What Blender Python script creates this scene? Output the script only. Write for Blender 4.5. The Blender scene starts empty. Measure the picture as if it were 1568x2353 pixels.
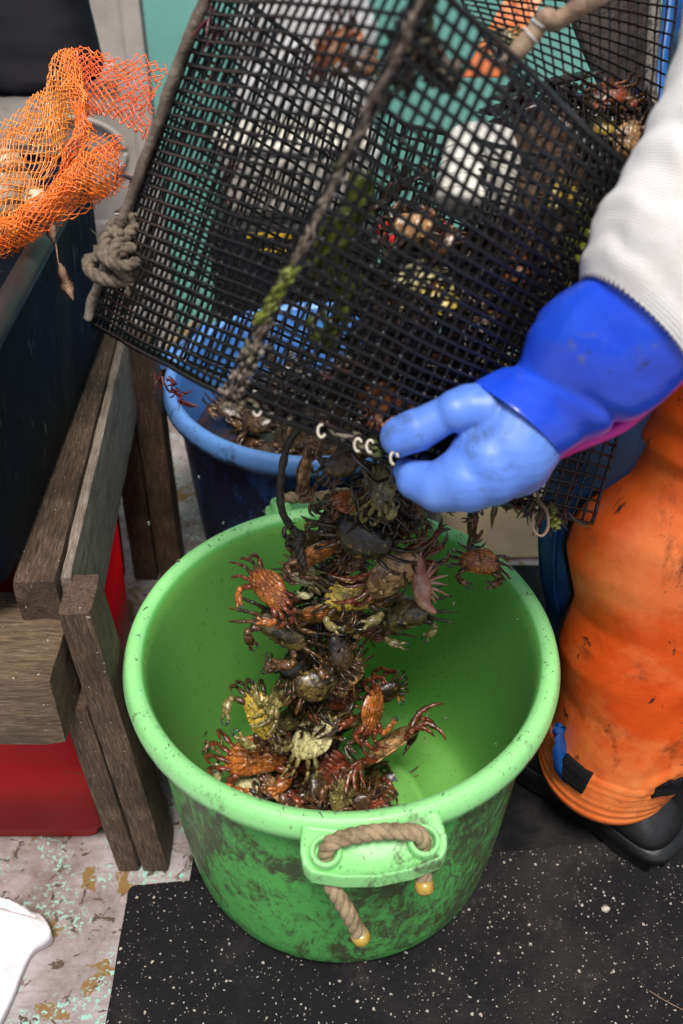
import bpy, math, random
from mathutils import Vector, Matrix, noise
random.seed(7)
SC = bpy.context.scene
COL = SC.collection
R = math.radians
PI = math.pi

# ------------------------------------------------------------------ camera
cam_d = bpy.data.cameras.new('camera')
cam = bpy.data.objects.new('camera', cam_d); COL.objects.link(cam)
cam.location = (0, -0.797, 1.222)
cam.rotation_euler = (R(90 - 39), 0, 0)
cam_d.sensor_fit = 'VERTICAL'; cam_d.sensor_height = 36.0; cam_d.sensor_width = 24.0
cam_d.lens = 35.0
cam_d.clip_start = 0.02; cam_d.clip_end = 400
cam_d.dof.use_dof = True; cam_d.dof.focus_distance = 1.14; cam_d.dof.aperture_fstop = 4.2
SC.camera = cam

# ------------------------------------------------------------------ sky, sun, exposure
SUN_EL, SUN_AZ = R(68), R(176)           # azimuth measured clockwise from +Y
w = bpy.data.worlds.new('World'); SC.world = w; w.use_nodes = True
nt = w.node_tree
sky = nt.nodes.new('ShaderNodeTexSky'); sky.sky_type = 'NISHITA'; sky.sun_disc = False
sky.sun_elevation = SUN_EL; sky.sun_rotation = SUN_AZ; sky.air_density = 1.0; sky.dust_density = 3.0; sky.ozone_density = 0.6
bg = nt.nodes['Background']; bg.inputs['Strength'].default_value = 0.09
nt.links.new(sky.outputs[0], bg.inputs[0])
sd = bpy.data.lights.new('sun', 'SUN'); sd.energy = 3.1; sd.angle = R(18); sd.color = (1.0, 0.96, 0.9)
sun = bpy.data.objects.new('sun', sd); COL.objects.link(sun)
dv = Vector((math.sin(SUN_AZ) * math.cos(SUN_EL), math.cos(SUN_AZ) * math.cos(SUN_EL), math.sin(SUN_EL)))
sun.rotation_euler = dv.to_track_quat('Z', 'Y').to_euler()
SC.view_settings.view_transform = 'Standard'; SC.view_settings.look = 'None'
SC.view_settings.gamma = 1; SC.view_settings.exposure = 0.45

# ------------------------------------------------------------------ measuring helpers
F = 2287.0
FW = Vector((0, math.cos(R(39)), -math.sin(R(39)))); UP = Vector((0, math.sin(R(39)), math.cos(R(39)))); RT = Vector((1, 0, 0))
CC = Vector((0, -0.797, 1.222))
def ray(x, y): return FW + RT * ((x - 784) / F) - UP * ((y - 1176) / F)
def P(x, y, d): return CC + ray(x, y) * d
def PZ(x, y, z):
    r = ray(x, y); return CC + r * ((z - CC.z) / r.z)
def PY(x, y, Y):
    r = ray(x, y); return CC + r * ((Y - CC.y) / r.y)
CAMR = Matrix((RT, UP, -FW)).transposed()

def rnd(a, b): return random.uniform(a, b)
def nz(p, s=1.0, o=0.0): return noise.noise(Vector(p) * s + Vector((o, o * 1.7, -o)))
def nv(p, s=1.0, o=0.0): return noise.noise_vector(Vector(p) * s + Vector((o, o, o)))
def lerp(a, b, t): return a + (b - a) * t

# ------------------------------------------------------------------ mesh builder
class MB:
    def __init__(s): s.v = []; s.f = []; s.m = []; s.k = 0
    def mat(s, k): s.k = k; return s
    def add(s, vs, fs):
        o = len(s.v); s.v += [Vector(a) for a in vs]
        for f in fs: s.f.append([i + o for i in f]); s.m.append(s.k)
    def rings(s, rs, closed=True, caps=True, wrap=False):
        n = len(rs[0]); o = len(s.v)
        for r in rs: s.v += [Vector(a) for a in r]
        m = len(rs)
        for i in range(m if wrap else m - 1):
            i2 = (i + 1) % m
            for j in range(n if closed else n - 1):
                j2 = (j + 1) % n
                s.f.append([o + i * n + j, o + i * n + j2, o + i2 * n + j2, o + i2 * n + j]); s.m.append(s.k)
        if caps and closed and not wrap:
            s.f.append([o + j for j in range(n)][::-1]); s.m.append(s.k)
            s.f.append([o + (m - 1) * n + j for j in range(n)]); s.m.append(s.k)
    def tube(s, pts, r, n=6, flat=1.0, nrm=None, caps=True):
        pts = [Vector(p) for p in pts]
        if not isinstance(r, (list, tuple)): r = [r] * len(pts)
        rs = []; u = None
        for i, p in enumerate(pts):
            t = (pts[min(i + 1, len(pts) - 1)] - pts[max(i - 1, 0)])
            if t.length < 1e-9: t = Vector((0, 0, 1))
            t.normalize()
            if u is None:
                a = nrm if nrm is not None else (Vector((0, 0, 1)) if abs(t.z) < .9 else Vector((1, 0, 0)))
                u = (a - t * a.dot(t)).normalized()
            else:
                u = (u - t * u.dot(t)); u = u.normalized() if u.length > 1e-6 else t.orthogonal().normalized()
            v = t.cross(u)
            rs.append([p + (u * math.cos(2 * PI * k / n) * flat + v * math.sin(2 * PI * k / n)) * r[i] for k in range(n)])
        s.rings(rs, caps=caps)
    def ball(s, c, r, n=12, m=8, rot=None, nse=0, ns=1):
        c = Vector(c)
        if not isinstance(r, (tuple, list, Vector)): r = (r, r, r)
        rs = []
        for i in range(m + 1):
            a = PI * (i + .001) / (m + .002) - PI / 2
            rr = []
            for k in range(n):
                b = 2 * PI * k / n
                q = Vector((math.cos(a) * math.cos(b), math.cos(a) * math.sin(b), math.sin(a)))
                if nse: q *= 1 + nse * nz(q + c * 7, ns)
                q = Vector((q.x * r[0], q.y * r[1], q.z * r[2]))
                if rot is not None: q = rot @ q
                rr.append(c + q)
            rs.append(rr)
        s.rings(rs)
    def lathe(s, prof, n=96, c=(0, 0, 0)):
        c = Vector(c)
        rs = [[c + Vector((r * math.cos(2 * PI * k / n), r * math.sin(2 * PI * k / n), z)) for k in range(n)] for r, z in prof]
        s.rings(rs, caps=False)
    def build(s, name, mats, parent=None, smooth=True, bevel=0, loc=None, sub=0, weld=False):
        me = bpy.data.meshes.new(name)
        off = Vector((0, 0, 0))
        if loc is not None: off = Vector(loc)
        if parent is not None: off = wloc(parent)
        me.from_pydata([v - off for v in s.v], [], s.f); me.update()
        if not isinstance(mats, (list, tuple)): mats = [mats]
        for m in mats: me.materials.append(m)
        me.polygons.foreach_set('material_index', s.m)
        me.polygons.foreach_set('use_smooth', [smooth] * len(s.f))
        o = bpy.data.objects.new(name, me); COL.objects.link(o)
        if parent is not None: o.parent = parent
        else: o.location = off
        if bevel:
            b = o.modifiers.new('b', 'BEVEL'); b.width = bevel; b.segments = 2; b.limit_method = 'ANGLE'
        if sub:
            b = o.modifiers.new('s', 'SUBSURF'); b.levels = sub; b.render_levels = sub
        return o
def wloc(o):
    v = Vector((0, 0, 0))
    while o is not None: v = v + Vector(o.location); o = o.parent
    return v
def empty(name, loc, label=None, cat=None, group=None):
    o = bpy.data.objects.new(name, None); COL.objects.link(o); o.location = loc; o.empty_display_size = .03
    if label: tag(o, label, cat, group)
    return o
def tag(o, label, cat, group=None, kind=None):
    if label: o['label'] = label
    if cat: o['category'] = cat
    if group: o['group'] = group
    if kind: o['kind'] = kind
    return o
def smooth_path(pts, k=6):
    pts = [Vector(p) for p in pts]; out = []
    for i in range(len(pts) - 1):
        p0 = pts[max(i - 1, 0)]; p1 = pts[i]; p2 = pts[i + 1]; p3 = pts[min(i + 2, len(pts) - 1)]
        for j in range(k):
            t = j / k
            out.append(.5 * ((2 * p1) + (p2 - p0) * t + (2 * p0 - 5 * p1 + 4 * p2 - p3) * t * t + (3 * p1 - p0 - 3 * p2 + p3) * t ** 3))
    out.append(pts[-1]); return out
def rope_mb(mb, path, r, pitch=None, n=7):
    """three twisted strands round a path"""
    pitch = pitch or r * 7
    L = [0]
    for a, b in zip(path, path[1:]): L.append(L[-1] + (b - a).length)
    tot = L[-1]; N = max(8, int(tot / pitch * 10)); pts = []
    j = 0
    for i in range(N + 1):
        s_ = tot * i / N
        while j < len(L) - 2 and L[j + 1] < s_: j += 1
        t = (s_ - L[j]) / max(1e-9, L[j + 1] - L[j]); pts.append((path[j].lerp(path[j + 1], min(1, t)), s_))
    for k in range(3):
        u = None; q = []
        for i, (p, s_) in enumerate(pts):
            t = (pts[min(i + 1, N)][0] - pts[max(i - 1, 0)][0]).normalized()
            if u is None: u = t.orthogonal().normalized()
            u = (u - t * u.dot(t)).normalized(); v = t.cross(u)
            a = 2 * PI * (s_ / pitch + k / 3)
            q.append(p + (u * math.cos(a) + v * math.sin(a)) * r * .5)
        mb.tube(q, r * .58, n)

# ------------------------------------------------------------------ materials
def new_mat(name):
    m = bpy.data.materials.new(name); m.use_nodes = True
    return m, m.node_tree, m.node_tree.nodes['Principled BSDF']
def node(nt, t, **kw):
    n = nt.nodes.new(t)
    for k, v in kw.items():
        if k in n.inputs: n.inputs[k].default_value = v
        else: setattr(n, k, v)
    return n
def coords(nt, scale=(1, 1, 1), kind='Object'):
    tc = nt.nodes.new('ShaderNodeTexCoord'); mp = nt.nodes.new('ShaderNodeMapping')
    mp.inputs['Scale'].default_value = scale
    nt.links.new(tc.outputs[kind], mp.inputs[0]); return mp.outputs[0]
def tex_noise(nt, co, scale, detail=6, rough=.6, dist=0):
    n = nt.nodes.new('ShaderNodeTexNoise'); n.inputs['Scale'].default_value = scale
    n.inputs['Detail'].default_value = detail; n.inputs['Roughness'].default_value = rough; n.inputs['Distortion'].default_value = dist
    nt.links.new(co, n.inputs['Vector']); return n.outputs[0]
def ramp(nt, fac, a, b, ca=(0, 0, 0, 1), cb=(1, 1, 1, 1)):
    r = nt.nodes.new('ShaderNodeValToRGB'); e = r.color_ramp.elements
    e[0].position = a; e[1].position = b; e[0].color = ca; e[1].color = cb
    nt.links.new(fac, r.inputs[0]); return r.outputs[0]
def mix(nt, fac, a, b, mode='MIX'):
    m = nt.nodes.new('ShaderNodeMix'); m.data_type = 'RGBA'; m.blend_type = mode
    for s, v in ((0, fac), (6, a), (7, b)):
        if isinstance(v, (int, float)): m.inputs[s].default_value = v
        elif isinstance(v, tuple): m.inputs[s].default_value = v if len(v) == 4 else v + (1,)
        else: nt.links.new(v, m.inputs[s])
    return m.outputs[2]
def math_(nt, op, a, b=0.0):
    m = nt.nodes.new('ShaderNodeMath'); m.operation = op
    for s, v in ((0, a), (1, b)):
        if isinstance(v, (int, float)): m.inputs[s].default_value = v
        else: nt.links.new(v, m.inputs[s])
    return m.outputs[0]
def bump(nt, bs, h, strength=.3, dist=.002):
    b = nt.nodes.new('ShaderNodeBump'); b.inputs['Strength'].default_value = strength; b.inputs['Distance'].default_value = dist
    nt.links.new(h, b.inputs['Height']); nt.links.new(b.outputs[0], bs.inputs['Normal'])
def c4(c): return tuple(c) + (1,) if len(c) == 3 else tuple(c)

def m_basic(name, base, dark=None, scale=30, lo=.45, hi=.7, rough=.5, bs=.25, bd=.001, bscale=120, spec=.5, coat=0, kind='Object', stretch=(1, 1, 1), layers=()):
    """base colour with worn/dirty patches; layers: (colour, scale, lo, hi, stretch)"""
    m, nt, b = new_mat(name); co = coords(nt, stretch, kind)
    c = c4(base)
    if dark is not None: c = mix(nt, ramp(nt, tex_noise(nt, co, scale, 8, .65), lo, hi), c4(base), c4(dark))
    for i, (lc, ls, l0, l1, st) in enumerate(layers):
        co2 = coords(nt, st, kind)
        c = mix(nt, ramp(nt, tex_noise(nt, co2, ls, 9, .7, .3), l0, l1), c, c4(lc))
    if isinstance(c, tuple): b.inputs['Base Color'].default_value = c
    else: nt.links.new(c, b.inputs['Base Color'])
    b.inputs['Roughness'].default_value = rough; b.inputs['Specular IOR Level'].default_value = spec
    b.inputs['Coat Weight'].default_value = coat; b.inputs['Coat Roughness'].default_value = .12
    if bs: bump(nt, b, tex_noise(nt, co, bscale, 5, .6), bs, bd)
    return m

def m_plastic_tub(name, base, dirt, amount, inner, rim):
    m, nt, b = new_mat(name); co = coords(nt)
    geo = nt.nodes.new('ShaderNodeNewGeometry'); sep = nt.nodes.new('ShaderNodeSeparateXYZ')
    tc = nt.nodes.new('ShaderNodeTexCoord'); nt.links.new(tc.outputs['Object'], sep.inputs[0])
    # outward-facing side of the wall is far dirtier: |xy| against distance, read from a stored attribute
    at = nt.nodes.new('ShaderNodeAttribute'); at.attribute_name = 'outer'
    n1 = tex_noise(nt, coords(nt, (1, 1, .6)), 9, 12, .78, .9)
    n2 = tex_noise(nt, coords(nt, (1, 1, .5)), 52, 10, .8, 1.2)
    d = math_(nt, 'ADD', math_(nt, 'MULTIPLY', n1, .56), math_(nt, 'MULTIPLY', n2, .48))
    d = math_(nt, 'ADD', d, math_(nt, 'MULTIPLY', at.outputs['Fac'], amount))
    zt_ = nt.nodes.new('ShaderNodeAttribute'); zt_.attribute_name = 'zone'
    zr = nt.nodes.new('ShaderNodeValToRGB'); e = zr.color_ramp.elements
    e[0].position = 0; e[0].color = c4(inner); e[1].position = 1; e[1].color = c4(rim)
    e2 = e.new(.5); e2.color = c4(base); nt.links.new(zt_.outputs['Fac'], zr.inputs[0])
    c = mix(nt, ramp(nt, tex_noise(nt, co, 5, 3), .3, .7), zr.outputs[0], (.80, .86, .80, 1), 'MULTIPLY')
    c = mix(nt, math_(nt, 'MULTIPLY', ramp(nt, tex_noise(nt, co, 5, 3), .3, .7), .5), zr.outputs[0], c)
    c = mix(nt, math_(nt, 'MULTIPLY', ramp(nt, d, .595, .67), .88), c, c4(dirt))
    # fine scratches and specks
    vo = nt.nodes.new('ShaderNodeTexVoronoi'); vo.inputs['Scale'].default_value = 130
    nt.links.new(coords(nt, (1, 1, .5)), vo.inputs['Vector'])
    sp = ramp(nt, vo.outputs['Distance'], .06, .19, (1, 1, 1, 1), (0, 0, 0, 1))
    sp = math_(nt, 'MULTIPLY', sp, ramp(nt, tex_noise(nt, co, 14, 3), .40, .5))
    c = mix(nt, math_(nt, 'MULTIPLY', sp, .75), c, c4([x * .7 for x in dirt]))
    s2 = ramp(nt, tex_noise(nt, coords(nt, (1, 1, 1)), 75, 5, .65, 3.5), .63, .67)
    c = mix(nt, math_(nt, 'MULTIPLY', s2, .75), c, c4(dirt))
    nt.links.new(c, b.inputs['Base Color'])
    b.inputs['Roughness'].default_value = .42; b.inputs['Specular IOR Level'].default_value = .45
    b.inputs['Subsurface Weight'].default_value = .0
    bump(nt, b, n2, .25, .0015)
    return m

def m_wood(name, base, dark, light, edge=(.12, .06, .03)):
    m, nt, b = new_mat(name)
    co = coords(nt, (2.2, 26, 26)); co1 = coords(nt)
    g = tex_noise(nt, co, 9, 12, .8, .25); g2 = tex_noise(nt, coords(nt, (14, 190, 190)), 3, 6, .75)
    c = mix(nt, ramp(nt, g, .38, .62), c4(dark), c4(base))
    c = mix(nt, ramp(nt, g2, .5, .72), c, c4(light))
    c = mix(nt, math_(nt, 'MULTIPLY', ramp(nt, tex_noise(nt, co1, 9, 8, .7), .48, .66), .8), c, c4(dark))
    c = mix(nt, math_(nt, 'MULTIPLY', ramp(nt, tex_noise(nt, coords(nt, (1, 3, 3)), 14, 8, .75), .58, .68), .8), c, c4(edge))
    c = mix(nt, ramp(nt, tex_noise(nt, co1, 170, 2, .5), .71, .75), c, (.5, .47, .4, 1))
    nt.links.new(c, b.inputs['Base Color']); b.inputs['Roughness'].default_value = .72
    bump(nt, b, math_(nt, 'ADD', g, math_(nt, 'MULTIPLY', g2, .6)), .8, .004)
    return m

def m_deck():
    m, nt, b = new_mat('painted_deck'); co = coords(nt)
    c = mix(nt, ramp(nt, tex_noise(nt, co, 6, 9, .75), .42, .64), (.36, .31, .315, 1), (.11, .075, .06, 1))
    c = mix(nt, math_(nt, 'MULTIPLY', ramp(nt, tex_noise(nt, coords(nt, (1, 9, 1)), 12, 8, .7), .5, .7), .6), c, (.17, .12, .10, 1))
    o_ = ramp(nt, tex_noise(nt, co, 17, 7, .62, .4), .58, .592)
    c = mix(nt, o_, c, (.20, .115, .035, 1))
    edge = ramp(nt, tex_noise(nt, co, 46, 7, .7, .8), .59, .60)
    c = mix(nt, edge, c, (.075, .05, .03, 1))
    big = ramp(nt, tex_noise(nt, co, 9, 5, .65), .48, .56)
    fl = ramp(nt, tex_noise(nt, co, 150, 6, .62, .2), .545, .56)
    c = mix(nt, math_(nt, 'MULTIPLY', fl, big), c, (.28, .50, .42, 1))
    nt.links.new(c, b.inputs['Base Color']); b.inputs['Roughness'].default_value = .55
    h = math_(nt, 'SUBTRACT', math_(nt, 'MULTIPLY', fl, big), math_(nt, 'ADD', edge, o_))
    bump(nt, b, h, .35, .001); return m

def m_mat(name, specks=True, base=(.0075, .0072, .0085)):
    m, nt, b = new_mat(name); co = coords(nt)
    c = mix(nt, ramp(nt, tex_noise(nt, co, 5, 9, .75), .48, .74), c4(base), (.030, .026, .024, 1))
    c = mix(nt, ramp(nt, tex_noise(nt, co, 9, 10, .82), .57, .76), c, (.075, .064, .057, 1))
    if specks:
        for sc, lo, off in ((95, .30, 0), (150, .30, 5), (260, .30, 9)):
            mp = nt.nodes.new('ShaderNodeMapping'); mp.inputs['Location'].default_value = (off, off, 0)
            dn = nt.nodes.new('ShaderNodeTexNoise'); dn.inputs['Scale'].default_value = 260
            nt.links.new(co, dn.inputs['Vector'])
            ad = nt.nodes.new('ShaderNodeMixRGB'); ad.blend_type = 'ADD'; ad.inputs[0].default_value = .0045
            nt.links.new(co, ad.inputs[1]); nt.links.new(dn.outputs['Color'], ad.inputs[2])
            nt.links.new(ad.outputs[0], mp.inputs[0])
            v = nt.nodes.new('ShaderNodeTexVoronoi'); v.inputs['Scale'].default_value = sc
            nt.links.new(mp.outputs[0], v.inputs['Vector'])
            s2 = nt.nodes.new('ShaderNodeSeparateColor'); nt.links.new(v.outputs['Color'], s2.inputs[0])
            thr = math_(nt, 'MULTIPLY', math_(nt, 'SUBTRACT', s2.outputs[0], .34), lo * 1.0)
            k = math_(nt, 'LESS_THAN', v.outputs['Distance'], thr)
            c = mix(nt, k, c, (.34, .30, .25, 1))
    nt.links.new(c, b.inputs['Base Color']); b.inputs['Roughness'].default_value = .7; b.inputs['Specular IOR Level'].default_value = .15
    bump(nt, b, tex_noise(nt, co, 240, 4, .7), .7, .0015); return m

def m_crab(name, base, spot, accent, s1=70, lo=.42, hi=.6, rough=.3):
    m, nt, b = new_mat(name); co = coords(nt)
    c = mix(nt, ramp(nt, tex_noise(nt, co, s1, 6, .65, .5), lo, hi), c4(base), c4(spot))
    c = mix(nt, ramp(nt, tex_noise(nt, co, 150, 4, .6), .58, .66), c, c4(accent))
    v = nt.nodes.new('ShaderNodeTexVoronoi'); v.feature = 'DISTANCE_TO_EDGE'; v.inputs['Scale'].default_value = 85
    nt.links.new(co, v.inputs['Vector'])
    c = mix(nt, math_(nt, 'MULTIPLY', ramp(nt, v.outputs['Distance'], .0, .09, (1, 1, 1, 1), (0, 0, 0, 1)), .55), c, (.025, .015, .008, 1))
    nt.links.new(c, b.inputs['Base Color']); b.inputs['Roughness'].default_value = rough
    b.inputs['Coat Weight'].default_value = .22; b.inputs['Coat Roughness'].default_value = .15
    h = math_(nt, 'ADD', tex_noise(nt, co, 210, 4, .6), v.outputs['Distance'])
    bump(nt, b, h, .6, .0012); return m

M = {}
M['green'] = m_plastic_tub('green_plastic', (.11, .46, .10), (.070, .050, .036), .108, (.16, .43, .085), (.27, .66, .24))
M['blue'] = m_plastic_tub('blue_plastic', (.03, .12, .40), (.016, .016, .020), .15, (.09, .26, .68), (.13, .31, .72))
M['deck'] = m_deck()
M['mat'] = m_mat('speckled_rubber'); M['mat2'] = m_mat('plain_rubber', False, (.004, .004, .005))
M['wood1'] = m_wood('dark_wet_wood', (.145, .084, .050), (.024, .015, .010), (.30, .21, .145))
M['wood2'] = m_wood('grey_wood', (.34, .27, .215), (.12, .09, .07), (.48, .41, .35), (.14, .085, .055))
M['wood3'] = m_wood('pale_end_wood', (.20, .125, .065), (.045, .028, .016), (.36, .26, .16), (.04, .022, .012))
M['red'] = m_basic('red_plastic', (.50, .001, .006), (.38, .001, .006), 6, .4, .7, .5, .1, .0005, 200, spec=.15, layers=(((.14, .045, .02), 12, .63, .67, (1, 1, 2.4)),))
M['redcan'] = m_basic('red_can', (.55, .012, .012), (.35, .01, .01), 9, .4, .7, .35, .1)
M['bin'] = m_basic('navy_bin_plastic', (.003, .008, .030), (.006, .007, .008), 6, .35, .6, .6, .5, .002, 60, spec=.08, layers=(((.13, .125, .10), 60, .60, .68, (.6, 1.6, .35)), ((.04, .04, .036), 7, .56, .76, (1, 1, .6))))
M['binrim'] = m_basic('bin_rim', (.03, .014, .014), (.012, .018, .018), 14, .4, .65, .45, .5, .002, 70, layers=(((.16, .12, .09), 50, .64, .7, (1, 1, 1)),))
M['wire'] = m_basic('pvc_wire', (.006, .006, .007), (.014, .010, .009), 40, .5, .75, .2, .3, .0006, 300, layers=(((.10, .035, .02), 22, .62, .72, (1, 1, 1)), ((.10, .09, .08), 45, .66, .73, (1, 1, 1))))
M['bar'] = m_basic('weathered_bar', (.19, .155, .125), (.08, .055, .04), 30, .4, .65, .3, .9, .004, 90, layers=(((.10, .07, .01), 16, .62, .68, (1, 1, 1)),))
M['crust'] = m_basic('encrusting_growth', (.24, .19, .15), (.06, .04, .03), 70, .38, .6, .4, .8, .003, 200, layers=(((.10, .16, .02), 14, .55, .66, (1, 1, 1)), ((.34, .29, .24), 60, .62, .7, (1, 1, 1))))
M['weedg'] = m_basic('green_weed', (.22, .25, .02), (.06, .07, .01), 60, .4, .6, .22, .6, .002, 160, coat=.5)
M['weedb'] = m_basic('brown_weed', (.045, .022, .012), (.012, .008, .006), 60, .4, .6, .18, .6, .002, 160, coat=.6)
M['weedr'] = m_basic('red_weed', (.18, .03, .025), (.07, .012, .02), 60, .4, .6, .3, .6, .002, 160, coat=.4)
M['rope'] = m_basic('manila_rope', (.33, .245, .14), (.12, .08, .04), 60, .42, .68, .85, .8, .0015, 500, stretch=(1, 1, 1))
M['ropeg'] = m_basic('dirty_rope', (.17, .13, .09), (.045, .033, .025), 60, .42, .68, .8, .9, .002, 400, layers=(((.06, .12, .09), 18, .64, .7, (1, 1, 1)),))
M['ropeb'] = m_basic('black_rope', (.022, .017, .013), (.05, .035, .025), 90, .5, .7, .4, .9, .003, 250)
M['tape'] = m_basic('yellow_tape', (.42, .27, .045), (.20, .12, .03), 60, .5, .7, .25, .3, .0008, 200, coat=.4)
M['glove'] = m_basic('light_blue_glove', (.085, .20, .68), (.13, .26, .66), 8, .35, .7, .46, .18, .002, 60, layers=(((.05, .075, .10), 17, .53, .70, (1, 1, 1)), ((.03, .045, .06), 90, .62, .70, (1, 1, 1))))
M['cuff'] = m_basic('deep_blue_cuff', (.010, .060, .66), (.02, .095, .70), 11, .4, .75, .30, .5, .004, 20, coat=.4, layers=(((.10, .13, .22), 36, .60, .72, (1, 1, 1)), ((.02, .025, .06), 75, .62, .70, (1, 1, 1))))
M['pink'] = m_basic('pink_lining', (.72, .012, .28), (.6, .05, .4), 20, .4, .7, .5, .2)
M['skin'] = m_basic('skin', (.5, .3, .22), None, rough=.5)
M['bluecloth'] = m_basic('blue_oilskin', (.006, .055, .22), (.004, .022, .08), 9, .4, .62, .36, .35, .003, 18, layers=(((.03, .03, .03), 30, .66, .76, (1, 1, 1)),))
M['bluebib'] = m_basic('blue_bib', (.02, .16, .55), (.015, .11, .42), 9, .4, .7, .45, .3, .003, 18)
M['velcro'] = m_basic('black_velcro', (.012, .012, .014), None, rough=.95, bs=1, bd=.003, bscale=500, spec=.1)
M['boot'] = m_basic('black_boot_rubber', (.008, .008, .008), (.022, .020, .019), 20, .5, .75, .4, .4, .002, 90)
M['orange'] = m_basic('orange_oilskin', (.72, .075, .005), (.78, .115, .012), 4.5, .35, .65, .40, .35, .008, 9,
    layers=(((.86, .27, .075), 3.4, .46, .64, (1, 1, .8)), ((.26, .045, .012), 20, .55, .70, (1, 1, .7)), ((.04, .018, .012), 44, .62, .67, (1, 1, .5)), ((.04, .02, .014), 9, .68, .76, (1, 1, .8)), ((.50, .07, .01), 5, .58, .78, (1, 1, .7))))
M['strap'] = m_basic('orange_strap', (.90, .20, .012), (.8, .15, .01), 30, .4, .7, .4, .2)
M['teal'] = m_basic('teal_paint', (.20, .50, .43), (.16, .42, .36), 5, .4, .7, .5, .3, .002, 30, layers=(((.03, .10, .09), 16, .64, .72, (1, 1, .5)),))
M['locker'] = m_basic('stained_cream_panel', (.55, .51, .47), (.34, .30, .26), 5, .4, .7, .55, .4, .002, 50, layers=(((.10, .07, .045), 20, .62, .74, (1, 1, .6)),))
M['locker_dark'] = m_basic('grimy_gap', (.08, .07, .06), None, rough=.6)
M['blackbag'] = m_basic('black_bag', (.004, .0035, .006), (.007, .006, .009), 5, .4, .7, .7, .4, .01, 7, spec=.12, layers=(((.2, .2, .2), 9, .78, .82, (1, 1, 1)),))
M['whiteplastic'] = m_basic('white_plastic', (.72, .71, .70), (.60, .58, .56), 6, .4, .7, .4, .2, .002, 20, layers=(((.25, .2, .15), 18, .7, .76, (1, 1, 1)),))
M['cream'] = m_basic('cream_plastic', (.62, .56, .48), (.50, .45, .38), 6, .4, .7, .45, .2, .002, 20)
M['buoy'] = m_basic('white_float', (.90, .87, .78), (.8, .72, .58), 20, .5, .75, .5, .4, .002, 80, layers=(((.12, .08, .04), 60, .68, .73, (1, 1, 1)),))
M['sponge'] = m_basic('sponge_rock', (.17, .085, .04), (.04, .022, .012), 45, .4, .6, .6, 1, .008, 70)
M['darkbox'] = m_basic('dark_crate', (.006, .006, .007), (.012, .011, .010), 12, .4, .7, .45, .3)
M['yellow'] = m_basic('yellow_trim', (.55, .36, .02), None, rough=.4)
M['fabric_bag'] = m_basic('white_sack', (.78, .74, .75), (.66, .60, .63), 9, .4, .75, .6, .7, .003, 45, layers=(((.20, .13, .11), 40, .69, .74, (1, 1, 1)),))
M['slab'] = m_basic('dark_fuzzy_flap', (.035, .022, .016), (.012, .008, .007), 25, .4, .6, .75, 1, .012, 60)
M['slabedge'] = m_basic('grey_foam_edge', (.17, .15, .13), (.05, .04, .035), 160, .5, .6, .7, .8, .004, 160)
M['stick'] = m_basic('pale_twig', (.42, .30, .20), (.18, .10, .06), 22, .4, .65, .6, .9, .004, 60)
M['leaf'] = m_basic('dried_leaf', (.26, .145, .085), (.10, .05, .035), 60, .4, .6, .5, .9, .004, 120)
M['shell'] = m_basic('cream_shell', (.68, .55, .40), (.45, .30, .18), 40, .4, .65, .4, .5, .002, 120)
M['steel'] = m_basic('pale_clip', (.62, .56, .46), (.4, .3, .2), 90, .5, .7, .3, .2)
M['starf'] = m_basic('pink_worm', (.34, .11, .075), (.5, .3, .2), 90, .4, .6, .3, .5, .002, 200, coat=.5)
M['grit'] = m_basic('pale_grit', (.5, .45, .38), (.3, .25, .2), 90, .4, .6, .7, .5)
M['water'] = bpy.data.materials.new('water_drop'); M['water'].use_nodes = True
_b = M['water'].node_tree.nodes['Principled BSDF']; _b.inputs['Transmission Weight'].default_value = 1; _b.inputs['Roughness'].default_value = .02; _b.inputs['IOR'].default_value = 1.33
# orange net: translucent shiny plastic
NETR = .00078
M['net'] = m_basic('orange_net', (.85, .11, .012), (.90, .25, .02), 9, .4, .7, .3, .1, .0005, 200, coat=.4)
M['net2'] = m_basic('amber_net', (.80, .22, .02), (.88, .36, .05), 9, .4, .7, .3, .1, .0005, 200, coat=.4)
def m_knit():
    m, nt, b = new_mat('white_knit'); b.inputs['Base Color'].default_value = (.72, .70, .68, 1)
    co = coords(nt); b.inputs['Roughness'].default_value = .9; b.inputs['Specular IOR Level'].default_value = .1
    b.inputs['Sheen Weight'].default_value = .3
    at = nt.nodes.new('ShaderNodeAttribute'); at.attribute_name = 'along'
    wv = math_(nt, 'SINE', math_(nt, 'MULTIPLY', at.outputs['Fac'], 2600.0))
    n = tex_noise(nt, co, 380, 3, .6)
    c = mix(nt, ramp(nt, tex_noise(nt, co, 9, 7, .7), .5, .75), (.72, .70, .68, 1), (.60, .56, .51, 1))
    nt.links.new(c, b.inputs['Base Color'])
    bump(nt, b, math_(nt, 'ADD', math_(nt, 'MULTIPLY', wv, .5), n), .5, .0012); return m
M['knit'] = m_knit()
M['ply'] = m_basic('tan_board', (.30, .21, .12), (.20, .13, .07), 7, .4, .7, .6, .3, .002, 40, layers=(((.03, .025, .02), 16, .64, .70, (1, 1, 1)),))

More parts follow.
